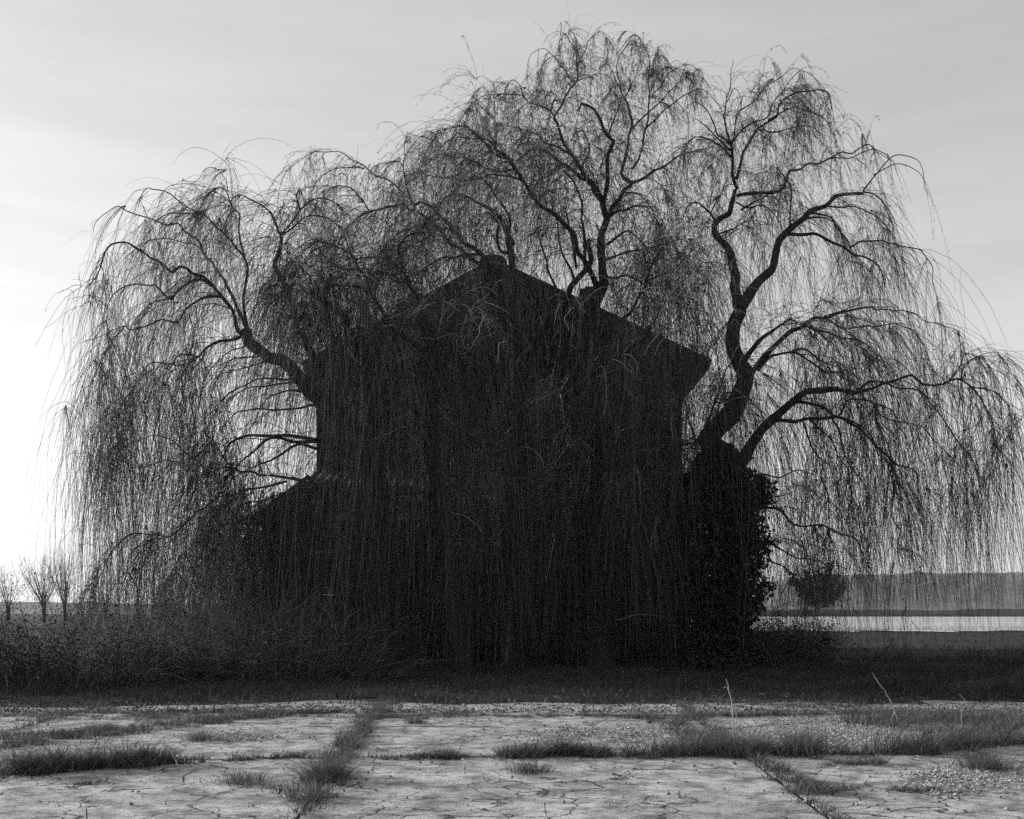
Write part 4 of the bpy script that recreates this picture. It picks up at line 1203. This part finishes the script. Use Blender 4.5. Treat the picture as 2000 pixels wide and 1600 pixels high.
# ------------------------------------------------------------------ gravel and leaf litter
def stones(P_, s):
    n = len(P_)
    base = np.array([[1, 0, 0], [0, 1, 0], [-1, 0, 0], [0, -1, 0], [0, 0, .7], [0, 0, -.5]], float)
    V = base[None] * s[:, None, None] * rng.uniform(.6, 1.25, (n, 6, 1))
    a = rng.uniform(0, 6.28, n); ca, sa = np.cos(a)[:, None], np.sin(a)[:, None]
    V = np.stack([V[..., 0] * ca - V[..., 1] * sa, V[..., 0] * sa + V[..., 1] * ca, V[..., 2]], -1) + P_[:, None]
    fq = np.array([[0, 1, 4], [1, 2, 4], [2, 3, 4], [3, 0, 4], [1, 0, 5], [2, 1, 5], [3, 2, 5], [0, 3, 5]])
    return V.reshape(-1, 3), (np.arange(n)[:, None, None] * 6 + fq[None]).reshape(-1, 3)
gp = []
def gravel_patch(px0, px1, py0, py1, n, sp=1.0):
    px = rng.normal((px0 + px1) / 2, (px1 - px0) / 4 * sp, n); pyv = np.clip(rng.normal((py0 + py1) / 2, (py1 - py0) / 4, n), py0 - 6, py1 + 10)
    Yg = CZ * F / (pyv - HY); gp.append(np.stack([(px - 1000) / F * Yg, Yg, np.full(n, .04)], -1))
gravel_patch(1000, 1420, 1420, 1450, 1500); gravel_patch(1440, 1880, 1415, 1465, 4200); gravel_patch(1500, 1800, 1400, 1430, 1200)
gravel_patch(1760, 1990, 1500, 1560, 1100); gravel_patch(380, 560, 1435, 1455, 500)
x, y = scatter(1800, -7, 7, 8.5, 18); gp.append(np.stack([x, y, np.full(len(x), .04)], -1))
gp = np.concatenate(gp)
v, f = stones(gp, rng.uniform(.006, .02, len(gp)) * rng.choice([1, 1, 1, 1.5], len(gp)))
tag(link('gravel', np_mesh('gravel', v, f, M_gravel, smooth=False)), 'loose pale gravel strewn over the paving', 'gravel', kind='stuff')
n = 20000
x = rng.uniform(-12, 12, n); y = 16.6 + 13 * rng.random(n) ** 2.0
k = np.abs(x) < y * .52; x, y = x[k], y[k]
v, f = leaves(np.stack([x, y, np.where(in_slabs(x, y), .045, near_h(x, y) + .02)], -1), rng.uniform(.03, .07, len(x)), rng.uniform(.015, .035, len(x)), 0.0)
tag(link('leaf_litter', np_mesh('leaf_litter', v, f, M_litter)), 'fallen leaves lying on the verge and paving edge', 'leaves', kind='stuff')

# ------------------------------------------------------------------ far trees
def far_tree(name, label, px, py, topy, Y, n_shoot, spread, trunk_h, tr, group, crown_leaf=0):
    b = PX(px, py, Y); hgt = (py - topy) / F * Y
    zb = 0.0
    t = tag(empty(name, (b[0], Y, zb)), label, 'tree', group)
    C = catmull([(0, 0, 0), (.05 * tr, 0, trunk_h * .5), (-.1 * tr, 0, trunk_h)], .2)
    v, f = tubes(C[None], np.linspace(tr, tr * 1.05, len(C))[None], 8)
    link('trunk', np_mesh('trunk', v, f, M_bark), t)
    ht = hgt - trunk_h
    P0 = np.stack([rng.normal(size=n_shoot) * tr * .5, rng.normal(size=n_shoot) * tr * .5, np.full(n_shoot, trunk_h * .96)], -1)
    D = np.stack([rng.normal(size=n_shoot) * spread, rng.normal(size=n_shoot) * spread, np.ones(n_shoot)], -1)
    A = grow(P0, D, ht * rng.uniform(.6, 1.0, n_shoot), 8, np.array([0, 0, 1.0]), .10, .07)
    acc = Acc(); acc.add(*tubes(A, (.035 * hgt / 8 * rng.uniform(.7, 1.5, n_shoot))[:, None] * np.linspace(1, .3, 8)[None], 4))
    m_ = n_shoot * 24
    i = rng.integers(0, n_shoot, m_); s = rng.integers(2, 8, m_)
    B = grow(A[i, s], nrm(A[i, s] - A[i, s - 1]) + .6 * rng.normal(size=(m_, 3)), rng.uniform(.08, .30, m_) * ht, 5, np.array([0, 0, 1.0]), .12, .1)
    acc.add(*tubes(B, np.full((m_, 1), .008 * hgt / 8) * np.linspace(1, .4, 5)[None], 3))
    link('crown', acc.mesh('crown', M_twig), t)
    if crown_leaf:
        i = rng.integers(0, m_, crown_leaf); s = rng.integers(0, 5, crown_leaf)
        q = B[i, s] + rng.normal(size=(crown_leaf, 3)) * .25
        v, f = leaves(q, rng.uniform(.4, .8, crown_leaf), rng.uniform(.3, .6, crown_leaf), .1)
        tag(link('leaves', np_mesh('leaves', v, f, M_bank), t), kind='stuff')
GA = 'bare pollards on the left horizon'
far_tree('pollard_tree', 'leftmost bare pollard tree on the far left horizon', 86, 1214, 1072, 137, 30, .52, 1.8, .26, GA)
far_tree('pollard_tree', 'slender bare pollard right beside the leftmost one', 127, 1212, 1066, 150, 24, .34, 2.2, .22, GA)
far_tree('pollard_tree', 'smaller bare pollard half hidden by the left willow strands', 206, 1208, 1112, 180, 22, .42, 1.6, .24, GA)
far_tree('pollard_tree', 'bare pollard cut by the left edge of the photograph', 16, 1212, 1096, 160, 20, .6, 2.0, .30, GA)
far_tree('round_tree', 'round dark tree standing on the hill slope at the right', 1598, 1190, 1092, 300, 34, 1.1, 1.6, .5, 'trees on the right hill', 7000)


# ------------------------------------------------------------------ haze
bm = bmesh.new(); box(bm, -760, 960, -30, 960, -1.2, 24.5)
M_haze = bpy.data.materials.new('haze'); M_haze.use_nodes = True
ht_ = M_haze.node_tree
for n_ in list(ht_.nodes):
    if n_.type == 'BSDF_PRINCIPLED': ht_.nodes.remove(n_)
pv = ht_.nodes.new('ShaderNodeVolumePrincipled')
pv.inputs['Color'].default_value = (.9, .9, .9, 1)
pv.inputs['Density'].default_value = 0.00012
ht_.links.new(pv.outputs[0], ht_.nodes['Material Output'].inputs['Volume'])
tag(bm_obj('haze', bm, M_haze), kind='stuff')
